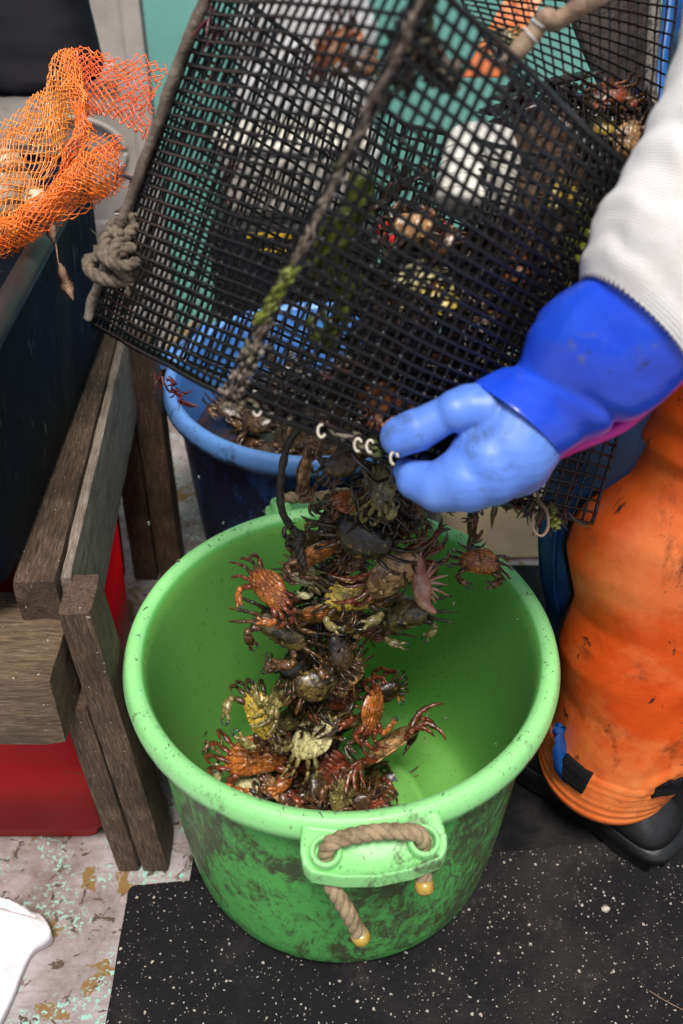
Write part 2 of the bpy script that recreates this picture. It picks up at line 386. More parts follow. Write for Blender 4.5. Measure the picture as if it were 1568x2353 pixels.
# ------------------------------------------------------------------ setting: deck, mats
g = MB(); NX = 30
g.add([(-6, -4, 0), (6, -4, 0), (6, 8, 0), (-6, 8, 0)], [[0, 1, 2, 3]])
o = g.build('deck', M['deck'], smooth=False); tag(o, None, None, kind='structure')
def slab(name, pts, z0, z1, mat, label, cat, wob=.0015):
    """flat sheet with a slightly wavy, rounded outline"""
    out = []
    n = len(pts)
    for i in range(n):
        a = Vector(pts[i - 1]); b = Vector(pts[i]); c = Vector(pts[(i + 1) % n])
        ra = min(.012, (a - b).length / 3)
        p = b + (a - b).normalized() * ra; q = b + (c - b).normalized() * ra
        for t in (0, .25, .5, .75, 1): out.append((p * (1 - t) ** 2 + b * 2 * t * (1 - t) + q * t * t))
        d = Vector(pts[(i + 1) % n]); 
        L = (d - b).length; k = int(L / .02)
        for j in range(1, k):
            t = j / k; 
            if t * L < .02 or (1 - t) * L < .02: continue
            e = b.lerp(d, t); e = e + Vector((nz((e.x, e.y, 0), 20), nz((e.x, e.y, 5), 20))) * wob; out.append(e)
    m = MB(); N = len(out)
    lo = [Vector((p.x, p.y, z0)) for p in out]; hi = [Vector((p.x, p.y, z1 - .001)) for p in out]
    cen = sum(out, Vector((0, 0))) / N
    hi2 = [Vector((p.x + (cen.x - p.x) * .004, p.y + (cen.y - p.y) * .004, z1)) for p in out]
    m.rings([lo, hi, hi2], caps=True)
    o = m.build(name, mat, smooth=False); tag(o, label, cat); return o
slab('rubber_mat', [(-.274, -.60), (1.6, -.52), (1.6, .105), (-.281, -.086)], .004, .0125, M['mat'],
     'black rubber mat with white specks in front of the green tub', 'mat')
slab('rubber_mat', [(-.204, -.115), (1.6, .02), (1.6, .567), (-.19, .55)], .0005, .0035, M['mat2'],
     'plain dark rubber mat under the back of the green tub and the boot', 'mat')

slab('tan_board', [tuple(PZ(1010, 1100, 0).xy), tuple(PZ(1262, 1130, 0).xy), tuple(PZ(1272, 1284, 0).xy), tuple(PZ(1010, 1290, 0).xy)][::-1], .0038, .0068, M['ply'], 'tan stained board lying on the deck behind the green tub', 'board')
# ------------------------------------------------------------------ background wall
WY = 1.32
tl = PY(312, 0, WY); xw = -0.44
m = MB()
def boxv(m, a, b):
    x0, y0, z0 = a; x1, y1, z1 = b
    m.add([(x0, y0, z0), (x1, y0, z0), (x1, y1, z0), (x0, y1, z0), (x0, y0, z1), (x1, y0, z1), (x1, y1, z1), (x0, y1, z1)],
          [[0, 3, 2, 1], [4, 5, 6, 7], [0, 1, 5, 4], [1, 2, 6, 5], [2, 3, 7, 6], [3, 0, 4, 7]])
XW = PY(318, 60, WY).x
boxv(m, (XW + .012, WY, 0), (3.2, WY + .06, 2.2))
wl = m.build('teal_wall', M['teal'], smooth=False, bevel=.004, loc=(XW + .012, WY, 0)); tag(wl, 'teal painted wall panel behind the wire trap', 'wall')
lk = empty('locker', (XW - .6, WY + .02, 0), 'stained cream locker front with raised mouldings left of the teal wall', 'locker')
m = MB(); boxv(m, (XW - 1.6, WY + .03, 0), (XW, WY + .10, 2.2)); m.build('door_panel', M['locker'], lk, smooth=False, bevel=.004)
m = MB(); boxv(m, (XW - .035, WY + .002, 0), (XW + .006, WY + .028, 2.2)); m.build('corner_post', M['locker'], lk, smooth=False, bevel=.008)
for (a, b) in ((.62, .66), (.30, .33), (.14, .17), (1.04, 1.08)):
    m = MB(); boxv(m, (XW - .5, WY + .012, a), (XW - .06, WY + .028, b)); m.build('moulding', M['locker'], lk, smooth=False, bevel=.008)
for (cx, cz, rr) in ((XW - .17, .48, .07), (XW - .36, .83, .08)):
    m = MB(); q = [Vector((cx + rr * 1.5 * math.cos(t), WY + .026, cz + rr * math.sin(t))) for t in [2 * PI * i / 40 for i in range(41)]]
    m.tube(q, .006, 6); m.build('oval_rib', M['locker'], lk)
# black bag hanging against the locker, top left
m = MB(); rs = []
for i in range(13):
    t = i / 12; y_ = lerp(-60, 196, t)
    hw = lerp(.11, .145, t) if t < .9 else lerp(.15, .04, (t - .9) / .1)
    cpt = P(lerp(40, 55, t), y_, 1.72)
    rs.append([cpt + RT * hw * 1.0 * (abs(math.cos(a)) ** .5 * math.copysign(1, math.cos(a))) + Vector((0, 1, 0)) * .07 * math.sin(a) * (1 + .3 * nz((a, t * 3, 0), 2)) for a in [2 * PI * k / 24 for k in range(24)]])
m.rings(rs); o = m.build('black_bag', M['blackbag'], loc=P(50, 190, 1.72)); tag(o, 'black bag hanging in the top left corner before the locker', 'bag')

# background containers seen through the trap
def pail(name, c, r0, r1, h, mat, label, cat, lid=None, handle=True):
    root = empty(name, c, label, cat)
    m = MB(); m.lathe([(0.001, .004), (r0 * .96, .004), (r0, .012), (r1, h - .02), (r1 + .007, h - .02), (r1 + .008, h), (r1 - .004, h), (r1 - .006, h - .02), (r0 - .004, .016), (.001, .014)], 48, c)
    m.build('bucket_body', mat, root)
    if lid: 
        m = MB(); m.lathe([(.001, h + .008), (r1 * .9, h + .008), (r1 * .93, h + .014), (r1 + .012, h + .012), (r1 + .013, h - .012), (r1 + .01, h - .012), (r1 + .01, h + .002), (.001, h + .002)], 48, c)
        m.build('lid', lid, root)
    if handle:
        m = MB(); m.tube([Vector(c) + Vector(((r1 + .012) * math.cos(a), -(r1 + .01) * .25 * math.sin(a) - .3 * r1 * math.sin(a), h * .85 - .5 * h * math.sin(a))) for a in [PI * i / 16 for i in range(17)]], .003, 6)
        m.build('wire_handle', M['steel'], root)
    return root
# dark crate and what stands on it
cr = empty('storage_crate', (.05, 1.02, 0), 'dark crate with yellow trim behind the blue tub', 'crate')
ctop = .50
m = MB(); boxv(m, (-.24, .90, 0), (.065, 1.27, ctop)); m.build('crate_body', M['darkbox'], cr, smooth=False, bevel=.012)
m = MB(); boxv(m, (-.17, .894, ctop - .018), (-.09, .8985, ctop - .010)); m.build('yellow_band', M['yellow'], cr, smooth=False)
m = MB(); boxv(m, (-.15, .894, ctop - .045), (-.10, .8985, ctop - .040)); m.build('yellow_band', M['yellow'], cr, smooth=False)
m = MB(); rs = []
for i in range(9):
    t = i / 8
    hw, hd = lerp(.125, .138, t), lerp(.06, .07, t)
    z = lerp(ctop + .003, ctop + .115, t)
    rs.append([Vector((-.085 + hw * abs(math.cos(a)) ** .55 * math.copysign(1, math.cos(a)), 1.0 + hd * abs(math.sin(a)) ** .55 * math.copysign(1, math.sin(a)), z)) for a in [2 * PI * k / 40 for k in range(40)]])
m.rings(rs); ct = empty('cream_container', (-.085, 1.0, ctop + .003), 'cream rectangular tub with a white lid on the dark crate', 'container')
m.build('container_body', M['cream'], ct)
m = MB(); rs = []
for z, s in ((ctop + .116, 1.03), (ctop + .13, 1.05), (ctop + .136, .98)):
    rs.append([Vector((-.085 + .138 * s * abs(math.cos(a)) ** .55 * math.copysign(1, math.cos(a)), 1.0 + .07 * s * abs(math.sin(a)) ** .55 * math.copysign(1, math.sin(a)), z)) for a in [2 * PI * k / 40 for k in range(40)]])
m.rings(rs); m.build('lid', M['cream'], ct)
# white crumpled bag hung behind, above the container
m = MB(); rs = []
for i in range(16):
    t = i / 15; hw = .145 * (1 - .15 * t) + .010 * math.sin(t * 20); z = lerp(ctop + .002, .86, t)
    rs.append([Vector((-.07 + hw * math.cos(a) + .01 * nz((a, t * 4, 1), 2), 1.20 + .05 * math.sin(a) * (1 + .5 * nz((math.cos(a) * 3, t * 6, 4), 1)), z)) for a in [2 * PI * k / 40 for k in range(40)]])
m.rings(rs); o = m.build('white_sack', M['whiteplastic'], loc=(0, 1.2, .55)); tag(o, 'crumpled white plastic sack above the cream tub, against the teal wall', 'sack')
pail('red_can', (.128, .93, .002), .050, .056, .49, M['redcan'], 'tall red can beside the dark crate, seen through the trap', 'can', handle=False)

# ------------------------------------------------------------------ tubs
def tub(name, c, mat, label, lug_angles, H=.38, R0=.25, holes=True):
    c = Vector(c); root = empty(name, c, label, 'tub')
    rb = .196
    prof = [(.001, .006), (rb - .045, .006), (rb - .018, .0), (rb - .004, .006), (rb + .006, .024), (rb + .010, .05)]
    for i in range(1, 9):
        t = i / 8; prof.append((lerp(rb + .010, R0 - .022, t ** .85), lerp(.05, H - .055, t)))
    inner_from = None
    prof += [(R0 - .021, H - .045), (R0 - .019, H - .040), (R0 - .008, H - .036), (R0 - .001, H - .028), (R0, H - .018), (R0 - .003, H - .008), (R0 - .007, H - .001), (R0 - .014, H), (R0 - .021, H - .004), (R0 - .025, H - .012)]
    k_out = len(prof) - 6
    for i in range(0, 9):
        t = 1 - i / 8; prof.append((lerp(rb + .005, R0 - .028, t ** .85), lerp(.055, H - .03, t)))
    prof += [(rb + .001, .030), (rb - .008, .018), (rb - .022, .015), (rb - .070, .015), (rb - .074, .026), (rb - .088, .026), (rb - .092, .015), (.05, .014), (.001, .014)]
    m = MB(); m.lathe(prof, 128, c)
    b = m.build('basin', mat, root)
    at = b.data.attributes.new('outer', 'FLOAT', 'POINT')
    vals = []
    for i, (r_, z_) in enumerate(prof):
        v = 0.0
        if i < k_out: v = 1.0 if z_ < H - .05 else .75
        elif i < k_out + 6: v = .25
        else: v = -.9
        vals += [v] * 128
    at.data.foreach_set('value', vals)
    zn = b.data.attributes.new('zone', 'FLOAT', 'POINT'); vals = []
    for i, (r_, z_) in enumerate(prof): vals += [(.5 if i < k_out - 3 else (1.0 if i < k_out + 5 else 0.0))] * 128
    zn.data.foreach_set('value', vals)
    for ang in lug_angles:
        rz = Matrix.Rotation(ang, 3, 'Z')
        def L(x, y, z): return c + rz @ Vector((x, y, z))     # local: +y outward
        m = MB(); top = []; 
        hw = .068
        outl = []
        N = 28
        for i in range(N + 1):                                 # inner arc follows the rim
            x = lerp(-hw, hw, i / N); outl.append((x, math.sqrt((R0 - .004) ** 2 - x * x)))
        ext = [(hw + .003, R0 + .010), (hw + .001, R0 + .021), (hw - .006, R0 + .029), (hw * .5, R0 + .036), (0, R0 + .039), (-hw * .5, R0 + .036), (-hw + .006, R0 + .029), (-hw - .001, R0 + .021), (-hw - .003, R0 + .010)]
        poly = outl + ext
        def zt(y): return H - .010 - (y - R0) * .32
        cx = 0; cy = R0 + .02
        lay = []
        for (s_, dz) in ((.99, -.019), (1.0, -.004), (.99, -.0008), (.95, 0), (.90, -.004)):
            lay.append([L(cx + (x - cx) * s_, cy + (y - cy) * s_, zt(y) + dz) for x, y in poly])
        m.rings(lay, caps=False)
        # sunken top plate
        n0 = len(m.v); ctr = L(0, cy, zt(cy) - .005)
        m.v.append(ctr); base = n0 - len(poly)
        for i in range(len(poly)):
            m.f.append([base + i, base + (i + 1) % len(poly), n0]); m.m.append(0)
        lg = m.build('handle_lug', mat, root)
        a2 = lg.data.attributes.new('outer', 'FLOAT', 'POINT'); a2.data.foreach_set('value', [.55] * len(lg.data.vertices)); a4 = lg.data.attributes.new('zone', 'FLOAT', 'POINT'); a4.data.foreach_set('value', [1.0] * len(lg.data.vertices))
        eyes = []
        for sx in (-1, 1):
            ex, ey = sx * .047, R0 + .014; ez = zt(ey)
            mm = MB(); cc = L(ex, ey, ez)
            tilt = Matrix.Rotation(ang, 3, 'Z') @ Matrix.Rotation(-.30, 3, 'X')
            pr = [(.0105, -.022), (.0105, .008), (.0120, .0105), (.0142, .0105), (.0156, .0075), (.0160, -.006)]
            mm.rings([[cc + tilt @ Vector((r_ * math.cos(t), r_ * math.sin(t), z_)) for t in [2 * PI * k / 28 for k in range(28)]] for r_, z_ in pr], caps=False)
            # dark bore floor
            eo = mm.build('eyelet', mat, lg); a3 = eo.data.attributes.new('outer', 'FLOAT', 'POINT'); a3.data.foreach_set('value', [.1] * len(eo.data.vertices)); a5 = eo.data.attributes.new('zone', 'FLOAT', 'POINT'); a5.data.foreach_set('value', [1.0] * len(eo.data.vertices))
            mm = MB(); mm.rings([[cc + tilt @ Vector((r_ * math.cos(t), r_ * math.sin(t), z_)) for t in [2 * PI * k / 20 for k in range(20)]] for r_, z_ in ((.0097, -.0042), (.001, -.0042))], caps=False)
            mm.build('bore', M['darkbox'], eo); eyes.append(cc)
        # rope handle through both eyelets, ends hanging under the lug
        e0, e1 = eyes
        outv = rz @ Vector((0, 1, 0)); zz = Vector((0, 0, 1)); sidev = (e1 - e0).normalized()
        path = [e1 - zz * .098 + outv * .034 + sidev * (-.030), e1 - zz * .060 + outv * .024 - sidev * .016, e1 - zz * .03 + outv * .006, e1 - zz * .01, e1 + zz * .009 - sidev * .002, e1 + zz * .0165 - sidev * .012 - outv * .002, (e0 + e1) / 2 + zz * .0165 - outv * .006, e0 + zz * .0165 + sidev * .012 - outv * .002, e0 + zz * .009 + sidev * .002, e0 - zz * .01, e0 - zz * .03 + outv * .008, e0 - zz * .046 + outv * .018]
        pth = smooth_path(path, 8)
        mm = MB(); rope_mb(mm, pth, .0080, .032, 8)
        # loose fibres
        for q in range(46):
            p = random.choice(pth) + Vector((rnd(-1, 1), rnd(-1, 1), rnd(-1, 1))) * .007
            d = Vector((rnd(-1, 1), rnd(-1, 1), rnd(-1, 1))) * .008
            mm.tube([p, p + d * .5 + Vector((0, 0, .001)), p + d], [.0004, .0003, .0001], 3)
        ro = mm.build('rope_handle', M['rope'], root)
        for e, d in ((pth[0], (pth[0] - pth[3]).normalized()), (pth[-1], (pth[-1] - pth[-4]).normalized())):
            mm = MB(); mm.tube([e - d * .006, e - d * .001, e + d * .004, e + d * .007], [.0085, .0095, .0095, .007], 14); mm.build('tape_wrap', M['tape'], ro)
    return root
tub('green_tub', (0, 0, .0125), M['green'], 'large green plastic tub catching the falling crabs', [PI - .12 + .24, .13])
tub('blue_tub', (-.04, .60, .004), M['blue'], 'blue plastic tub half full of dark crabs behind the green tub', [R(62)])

# ------------------------------------------------------------------ wooden stand, red crates
def plank(name, p0, p1, up, w_, h_, mat, label=None, cat='timber', parent=None, seed=0, group=None):
    """timber whose top-centre line runs p0 -> p1, local X along the grain"""
    p0 = Vector(p0); p1 = Vector(p1); L = (p1 - p0).length; X = (p1 - p0).normalized(); Z = Vector(up); Z = (Z - X * Z.dot(X)).normalized(); Y = Z.cross(X)
    n = max(4, int(L / .02)); m = MB(); rs = []
    ky, kz = 6, 6
    sec = [(-.5, -1 + j / kz) for j in range(kz)] + [(-.5 + j / ky, 0) for j in range(ky)] + [(.5, -j / kz) for j in range(kz)] + [(.5 - j / ky, -1) for j in range(ky)]
    for i in range(n + 1):
        x = L * i / n; r_ = []
        for (a, b) in sec:
            q = Vector((x, a * w_, b * h_))
            edge = (abs(a) > .49) and (b > -.01 or b < -.99)
            f = .0016 if edge else .0006
            d = nz(q + Vector((seed, seed, 0)), 14) * f + nz(q + Vector((seed, 0, 0)), 90) * .0007
            q += Vector((0, -math.copysign(1, a) if abs(a) > .49 else 0, -1 if b > -.01 else (1 if b < -.99 else 0))) * (abs(d) + (.0007 if edge else 0))
            r_.append(q)
        if i in (0, n):
            cx = sum(r_, Vector()) / len(r_); r_ = [p + (cx - p) * .03 + Vector((nz(p, 60) * .002, 0, 0)) for p in r_]
        rs.append(r_)
    e0 = [p + (Vector((p.x, 0, -h_ / 2)) - p) * .5 - Vector((.0005, 0, 0)) for p in rs[0]]; e1 = [p + (Vector((p.x, 0, -h_ / 2)) - p) * .5 + Vector((.0005, 0, 0)) for p in rs[-1]]
    m.rings([e0] + rs + [e1])
    o = m.build(name, mat, smooth=True); 
    for p in o.data.polygons: p.use_smooth = False
    o.matrix_world = Matrix((X, Y, Z)).transposed().to_4x4()
    loc = p0 
    if parent is not None: loc = loc - wloc(parent); o.parent = parent
    mw = Matrix((X, Y, Z)).transposed().to_4x4(); mw.translation = loc
    o.matrix_basis = mw
    if label and parent is None: tag(o, label, cat, group)
    elif label: o['label'] = label
    return o
st = empty('wooden_stand', (-.28, -.02, 0), 'weathered dark timber stand carrying the navy bin at left', 'stand')
Z = Vector((0, 0, 1))
# front posts (right one nearer the tub) : vertical, so "up" is -Y (front face)
plank('post', (-.250, -.0605, .004), (-.279, -.0605, .488), (0, -1, 0), .036, .062, M['wood1'], 'taller front post beside the green tub', parent=st, seed=1)
plank('post', (-.286, -.0605, .004), (-.304, -.0605, .338), (0, -1, 0), .031, .055, M['wood1'], parent=st, seed=2)
# back posts
plank('post', (-.305, .512, .004), (-.303, .512, .485), (0, -1, 0), .042, .05, M['wood1'], parent=st, seed=3)
plank('post', (-.351, .515, .004), (-.345, .515, .485), (0, -1, 0), .042, .05, M['wood1'], parent=st, seed=4)
# the long side rail : narrow dark top, broad grey side
plank('rail', (-.3275, -.022, .500), (-.3555, .53, .500), Z, .047, .06, M['wood1'], 'dark long rail along the bin', parent=st, seed=5)
plank('side_board', (-.296, -.012, .4975), (-.324, .51, .4985), Z, .013, .135, M['wood2'], 'broad grey side board', parent=st, seed=6)
# cross beam under the front with sawn light face
plank('cross_beam', (-.90, -.044, .446), (-.301, -.044, .443), Z, .135, .105, M['wood3'], 'pale sawn cross beam at the front', parent=st, seed=7)
plank('cross_beam', (-.90, .55, .44), (-.37, .55, .44), Z, .05, .09, M['wood1'], parent=st, seed=8)
# red crates
def crate(name, x0, x1, y0, y1, h, label):
    root = empty(name, ((x0 + x1) / 2, (y0 + y1) / 2, .002), label, 'crate')
    m = MB(); rs = []
    cx, cy = (x0 + x1) / 2, (y0 + y1) / 2
    for z, s in ((.001, .93), (.045, .965), (.046, .985), (h * .5, 1.0), (h, 1.02), (h, .99), (.05, .93), (.02, .92)):
        hw, hd = (x1 - x0) / 2, (y1 - y0) / 2
        e = .055
        rs.append([Vector((cx + (hw * s) * (abs(math.cos(a)) ** e) * math.copysign(1, math.cos(a)), cy + (hd + hw * (s - 1)) * (abs(math.sin(a)) ** e) * math.copysign(1, math.sin(a)), z + .002)) for a in [2 * PI * (k + .5) / 64 for k in range(64)]])
    m.rings(rs); m.build('crate_body', M['red'], root)
    return root
crate('red_crate', -.98, -.315, -.03, .27, .385, 'bright red plastic crate under the front of the wooden stand')
crate('red_crate', -.98, -.372, .30, .50, .30, 'shaded red crate behind the front posts under the rail')

# ------------------------------------------------------------------ navy bin on the stand
bn = empty('navy_bin', (-.6, .27, .502), 'scuffed navy plastic bin on the wooden stand under the orange net', 'bin')
bx0, bx1, by0, by1 = -.95, -.348, -.045, .56
m = MB(); rs = []
def brect(s, z, e=.10, inset=0):
    cx, cy = (bx0 + bx1) / 2, (by0 + by1) / 2; hw, hd = (bx1 - bx0) / 2 - inset, (by1 - by0) / 2 - inset
    return [Vector((cx + (hw + s) * (abs(math.cos(a)) ** e) * math.copysign(1, math.cos(a)), cy + (hd + s) * (abs(math.sin(a)) ** e) * math.copysign(1, math.sin(a)), z)) for a in [2 * PI * (k + .5) / 96 for k in range(96)]]
rs = [brect(-.008, .5025), brect(0, .507), brect(.001, .53), brect(.004, .60), brect(.008, .70), brect(.010, .745), brect(.004, .748), brect(-.002, .745), brect(-.006, .70), brect(-.014, .53), brect(-.03, .52)]
m.rings(rs); m.build('bin_body', M['bin'], bn)
m = MB(); m.rings([brect(.0105, .735), brect(.017, .737), brect(.019, .748), brect(.014, .756), brect(-.002, .757), brect(-.006, .750)], caps=False); m.build('bin_rim', M['binrim'], bn)

# ------------------------------------------------------------------ orange net draped over the bin
def net_patch(m, top, bot, nu, nvv, d0=0.0, jit=.5, fray=True, r=.00064, seed=0, depth_wave=.012):
    T = smooth_path(top, 10); B = smooth_path(bot, 10)
    def at(path, t):
        x = t * (len(path) - 1); i = min(int(x), len(path) - 2); return path[i].lerp(path[i + 1], x - i)
    nodes = {}
    for i in range(nu + 1):
        for j in range(nvv + 1):
            t = i / nu; s = j / nvv
            p = at(T, t).lerp(at(B, t), s)
            p = p - FW * (math.sin(PI * s) * depth_wave + d0) + nv(p, 24, seed) * .012 + nv(p, 90, seed) * .0035 * jit
            p += Vector((rnd(-1, 1), rnd(-1, 1), rnd(-1, 1))) * .0008
            nodes[i, j] = p
    def strand(a, b):
        mid = a.lerp(b, .5) + Vector((rnd(-1, 1), rnd(-1, 1), rnd(-1, 1))) * .0011
        m.tube([a, mid, b], [r * 1.35, r * .8, r * 1.35], 4, caps=False)
    for i in range(nu):
        for j in range(nvv + 1):
            if (i + j) % 2: continue
            for dj in (-1, 1):
                if (i + 1, j + dj) in nodes and (not fray or i < nu - 4 or random.random() < .72): strand(nodes[i, j], nodes[i + 1, j + dj])
            # knots
        for j in range(nvv + 1):
            if (i + j) % 2 == 0: m.ball(nodes[i, j], r * 1.7, 5, 3)
    if fray:
        for j in range(0, nvv + 1):
            if random.random() < .5:
                p = nodes[nu, j]; d = (nodes[nu, j] - nodes[nu - 2, j]) * rnd(.3, 1.2); m.tube([p, p + d * .5 + Vector((0, 0, rnd(-.002, .002))), p + d], r, 4)
nb = empty('mesh_net', P(60, 480, 1.14), 'orange plastic mesh net bag draped over the navy bin, its ends frayed', 'net')
D = 1.12
m = MB()
for k in range(2):
    net_patch(m, [P(-60, 420 , D), P(10, 320, D), P(65, 235, D + .02), P(115, 205, D + .02), P(140, 135, D + .02), P(175, 122, D + .01)],
              [P(-40, 640, D - .02), P(60, 520, D), P(110, 430, D), P(155, 330, D), P(190, 270, D - .02), P(205, 245, D - .02)], 46, 22, k * .014, seed=k * 3.1, fray=False)
m.build('net_fold', M['net2'], nb)
m = MB()
for k in range(2):
    net_patch(m, [P(150, 132, D), P(185, 124, D), P(240, 135, D + .01), P(320, 142, D + .01), P(388, 165, D)],
              [P(180, 300, D - .02), P(215, 265, D), P(250, 272, D), P(300, 300, D), P(335, 325, D)], 24, 16, k * .012, seed=5 + k * 2)
m.build('net_fold', M['net'], nb)
m = MB()
for k in range(3):
    net_patch(m, [P(-60, 560, D - .04), P(20, 505, D - .04), P(100, 455, D - .05), P(170, 395, D - .06), P(215, 345, D - .06), P(275, 330, D - .05)],
              [P(-60, 625, D - .04), P(20, 580, D - .04), P(100, 545, D - .05), P(190, 480, D - .06), P(250, 450, D - .06), P(285, 425, D - .05)], 44, 14, k * .006, seed=9 + k, depth_wave=.02)
m.build('net_fold', M['net'], nb)
m = MB()
for k in range(2):
    net_patch(m, [P(110, 490, D - .05), P(145, 400, D - .05), P(165, 320, D - .05), P(172, 245, D - .04)],
              [P(150, 495, D - .05), P(172, 400, D - .05), P(205, 335, D - .05), P(212, 300, D - .04)], 26, 9, k * .008, seed=20 + k, depth_wave=.01)
m.build('net_fold', M['net'], nb)
# shells inside the net
for (x, y, r_, lab) in ((12, 395, .030, 'cream shell under the net, topmost by the photo edge'), (45, 440, .026, 'cream shell under the net just above the spiral one'), (15, 468, .026, 'cream shell low under the net at the photo edge'), (82, 462, .017, 'pale spiral shell peeping out between two folds of the net')):
    m = MB(); c = P(x, y, D + .045 if x < 60 else D - .01); rs = []
    q = []
    for i in range(26):
        t = i / 25; a = t * 6.5 * 1.6; rr = r_ * (1 - t) ** 1.1
        q.append((c + RT * (math.cos(a) * rr * .45 + (t - .3) * r_ * .9) + UP * math.sin(a) * rr * .45 - FW * .0, rr * .62 + .001))
    m.tube([p for p, _ in q], [r for _, r in q], 12); o = m.build('sea_shell', M['shell'], loc=c); tag(o, lab, 'shell')
# dried leaf on a thread
lf = empty('dried_weed', P(120, 545, 1.06), 'dried brown weed dangling on a thread from the orange net', 'seaweed')
m = MB(); m.tube([P(118, 530, 1.06), P(128, 560, 1.06), P(133, 600, 1.06), P(140, 630, 1.06)], .0008, 4); m.build('thread', M['leaf'], lf)
def leaf(m, pts, ws, th=.0008, cup=.004):
    rs = []
    pts = smooth_path(pts, 5); n = len(pts)
    for i, p in enumerate(pts):
        t = i / (n - 1) * (len(ws) - 1); k = min(int(t), len(ws) - 2); w_ = lerp(ws[k], ws[k + 1], t - k)
        tan = (pts[min(i + 1, n - 1)] - pts[max(i - 1, 0)]).normalized(); s = tan.cross(FW); s = s.normalized() if s.length > .1 else RT
        a = nz(p, 50) * 1.6; s = (s * math.cos(a) + FW * math.sin(a))
        nn = tan.cross(s)
        rs.append([p - s * w_ + nn * cup * w_ * 40 * .02, p + nn * th + s * w_ * .1 * nz(p, 200), p + s * w_ + nn * .002 * nz(p, 120), p - nn * th])
    m.rings(rs)
m = MB(); leaf(m, [P(108, 515, 1.06), P(116, 530, 1.058), P(124, 560, 1.06)], [.004, .010, .002]); m.build('leaf_blade', M['leaf'], lf)
m = MB(); leaf(m, [P(137, 605, 1.06), P(142, 630, 1.055), P(152, 655, 1.06), P(168, 690, 1.06)], [.001, .008, .0085, .001]); m.build('leaf_blade', M['leaf'], lf)

# white sack bottom left: a soft cloth whose creases run into its pointed corner
E_ = smooth_path([PZ(-60, 2104, .012), PZ(20, 2106, .012), PZ(88, 2106, .020), PZ(116, 2150, .016), PZ(74, 2188, .008), PZ(52, 2232, .006), PZ(30, 2290, .006), PZ(-4, 2362, .006), PZ(-50, 2440, .006)], 9)
m = MB(); rs = []
cq = PZ(104, 2130, .015)
for i, e in enumerate(E_):
    v = i / (len(E_) - 1); Lp = Vector((-.80, lerp(.06, -.62, v), .0)); row = []
    for k in range(41):
        u = (k / 40) ** 1.5; p = e.lerp(Lp, u); d = (p.xy - cq.xy); ang = math.atan2(d.y, d.x); q = d.length
        z = .006 + .07 * (1 - math.exp(-u * 4)) * (1 - .35 * abs(v - .5))
        f = max(0, 1 - abs(nz((math.cos(ang) * 3.2, math.sin(ang) * 3.2, q * 3), 1.4)) * 5)
        z += (.013 * f + .008 * nz(p, 22) + .003 * nz(p, 70)) * min(1, u * 14 + .12)
        row.append(Vector((p.x, p.y, e.z * (1 - u) + z)))
    rs.append([Vector((e.x, e.y, .003))] + row)
m.rings(rs, closed=False, caps=False)
o = m.build('white_sack', M['fabric_bag'], loc=(-.5, -.3, 0)); so = o.modifiers.new('t', 'SOLIDIFY'); so.thickness = .002; so.offset = 0
tag(o, 'crumpled white cloth sack on the flaking deck at bottom left', 'sack')

# ------------------------------------------------------------------ wire trap
tr = empty('wire_trap', P(530, 910, .80), 'black wire mesh crab trap tipped upside down over the green tub', 'trap')
N0 = P(530, 912, .80); N1 = P(992, -45, .60)
L0 = P(216, 742, 1.03); L1 = P(488, -60, .85)
R0_ = P(1190, 1165, .94); R1 = P(1470, 410, .76)
D0 = R0_ + L0 - N0; D1 = L1 + (R1 - N1)
def panel(name, a, b, c, d, nu, nvv, bulge=0, r=.0016, seed=0, label=None, mat=None, edge=True, skip=None):
    """a->b first axis (nu cells), a->d second axis"""
    m = MB()
    nrm = (b - a).cross(d - a).normalized()
    if nrm.dot(FW) > 0: nrm = -nrm
    def pos(u, v):
        p = a.lerp(b, u).lerp(d.lerp(c, u), v)
        return p + nrm * (bulge * math.sin(PI * min(1, max(0, u))) * (.35 + .65 * math.sin(PI * min(1, max(0, v))))) + nv(p, 14, seed) * .0016 + nv(p, 70, seed) * .0006
    ku = nvv; kv = nu
    for i in range(nu + 1):
        u = i / nu
        rr = r * (1.5 if edge and i in (0, nu) else 1)
        m.tube([pos(u, j / (nvv)) + nrm * r * .55 * 0 for j in range(nvv + 1)], rr, 5)
    for j in range(nvv + 1):
        v = j / nvv
        rr = r * (1.5 if edge and j in (0, nvv) else 1)
        m.tube([pos(i / nu, v) + nrm * r * 1.3 for i in range(nu + 1)], rr, 5)
    # solder/pvc blobs at crossings
    for i in range(nu + 1):
        for j in range(nvv + 1):
            if random.random() < .5: m.ball(pos(i / nu, j / nvv) + nrm * r * .6, r * rnd(1.45, 1.9), 5, 3)
    o = m.build(name, mat or M['wire'], tr)
    if label: o['label'] = label
    return pos
pl = panel('side_panel', L0, N0, N1, L1, 25, 31, .010, seed=1, label='left side of the trap seen edge on, finely packed wires')
pf = panel('front_panel', N0, R0_, R1, N1, 25, 30, .006, .0018, seed=2, label='broad near side of the trap')
pb = panel('back_panel', L0, D0, D1, L1, 24, 28, .006, seed=3)
pr_ = panel('far_side_panel', D0, R0_, R1, D1, 22, 28, .004, seed=4)
door = panel('door_flap', P(1185, 1162, .97), P(1358, 1203, 1.0), P(1466, 850, 1.0), P(1300, 800, .97), 7, 14, .004, .0014, seed=5, label='square-celled flap hanging out below the cuff')
door2 = panel('door_flap', P(1180, 1150, .99), P(1300, 1172, 1.03), P(1400, 860, 1.03), P(1290, 800, 1.0), 8, 12, .004, .0012, seed=6)
lid = panel('lid_panel', P(1150, 150, .82), P(1500, 520, .92), P(1560, -70, 1.0), P(1020, -70, .86), 20, 18, .006, .0011, seed=8)
IN_ = FW * .045
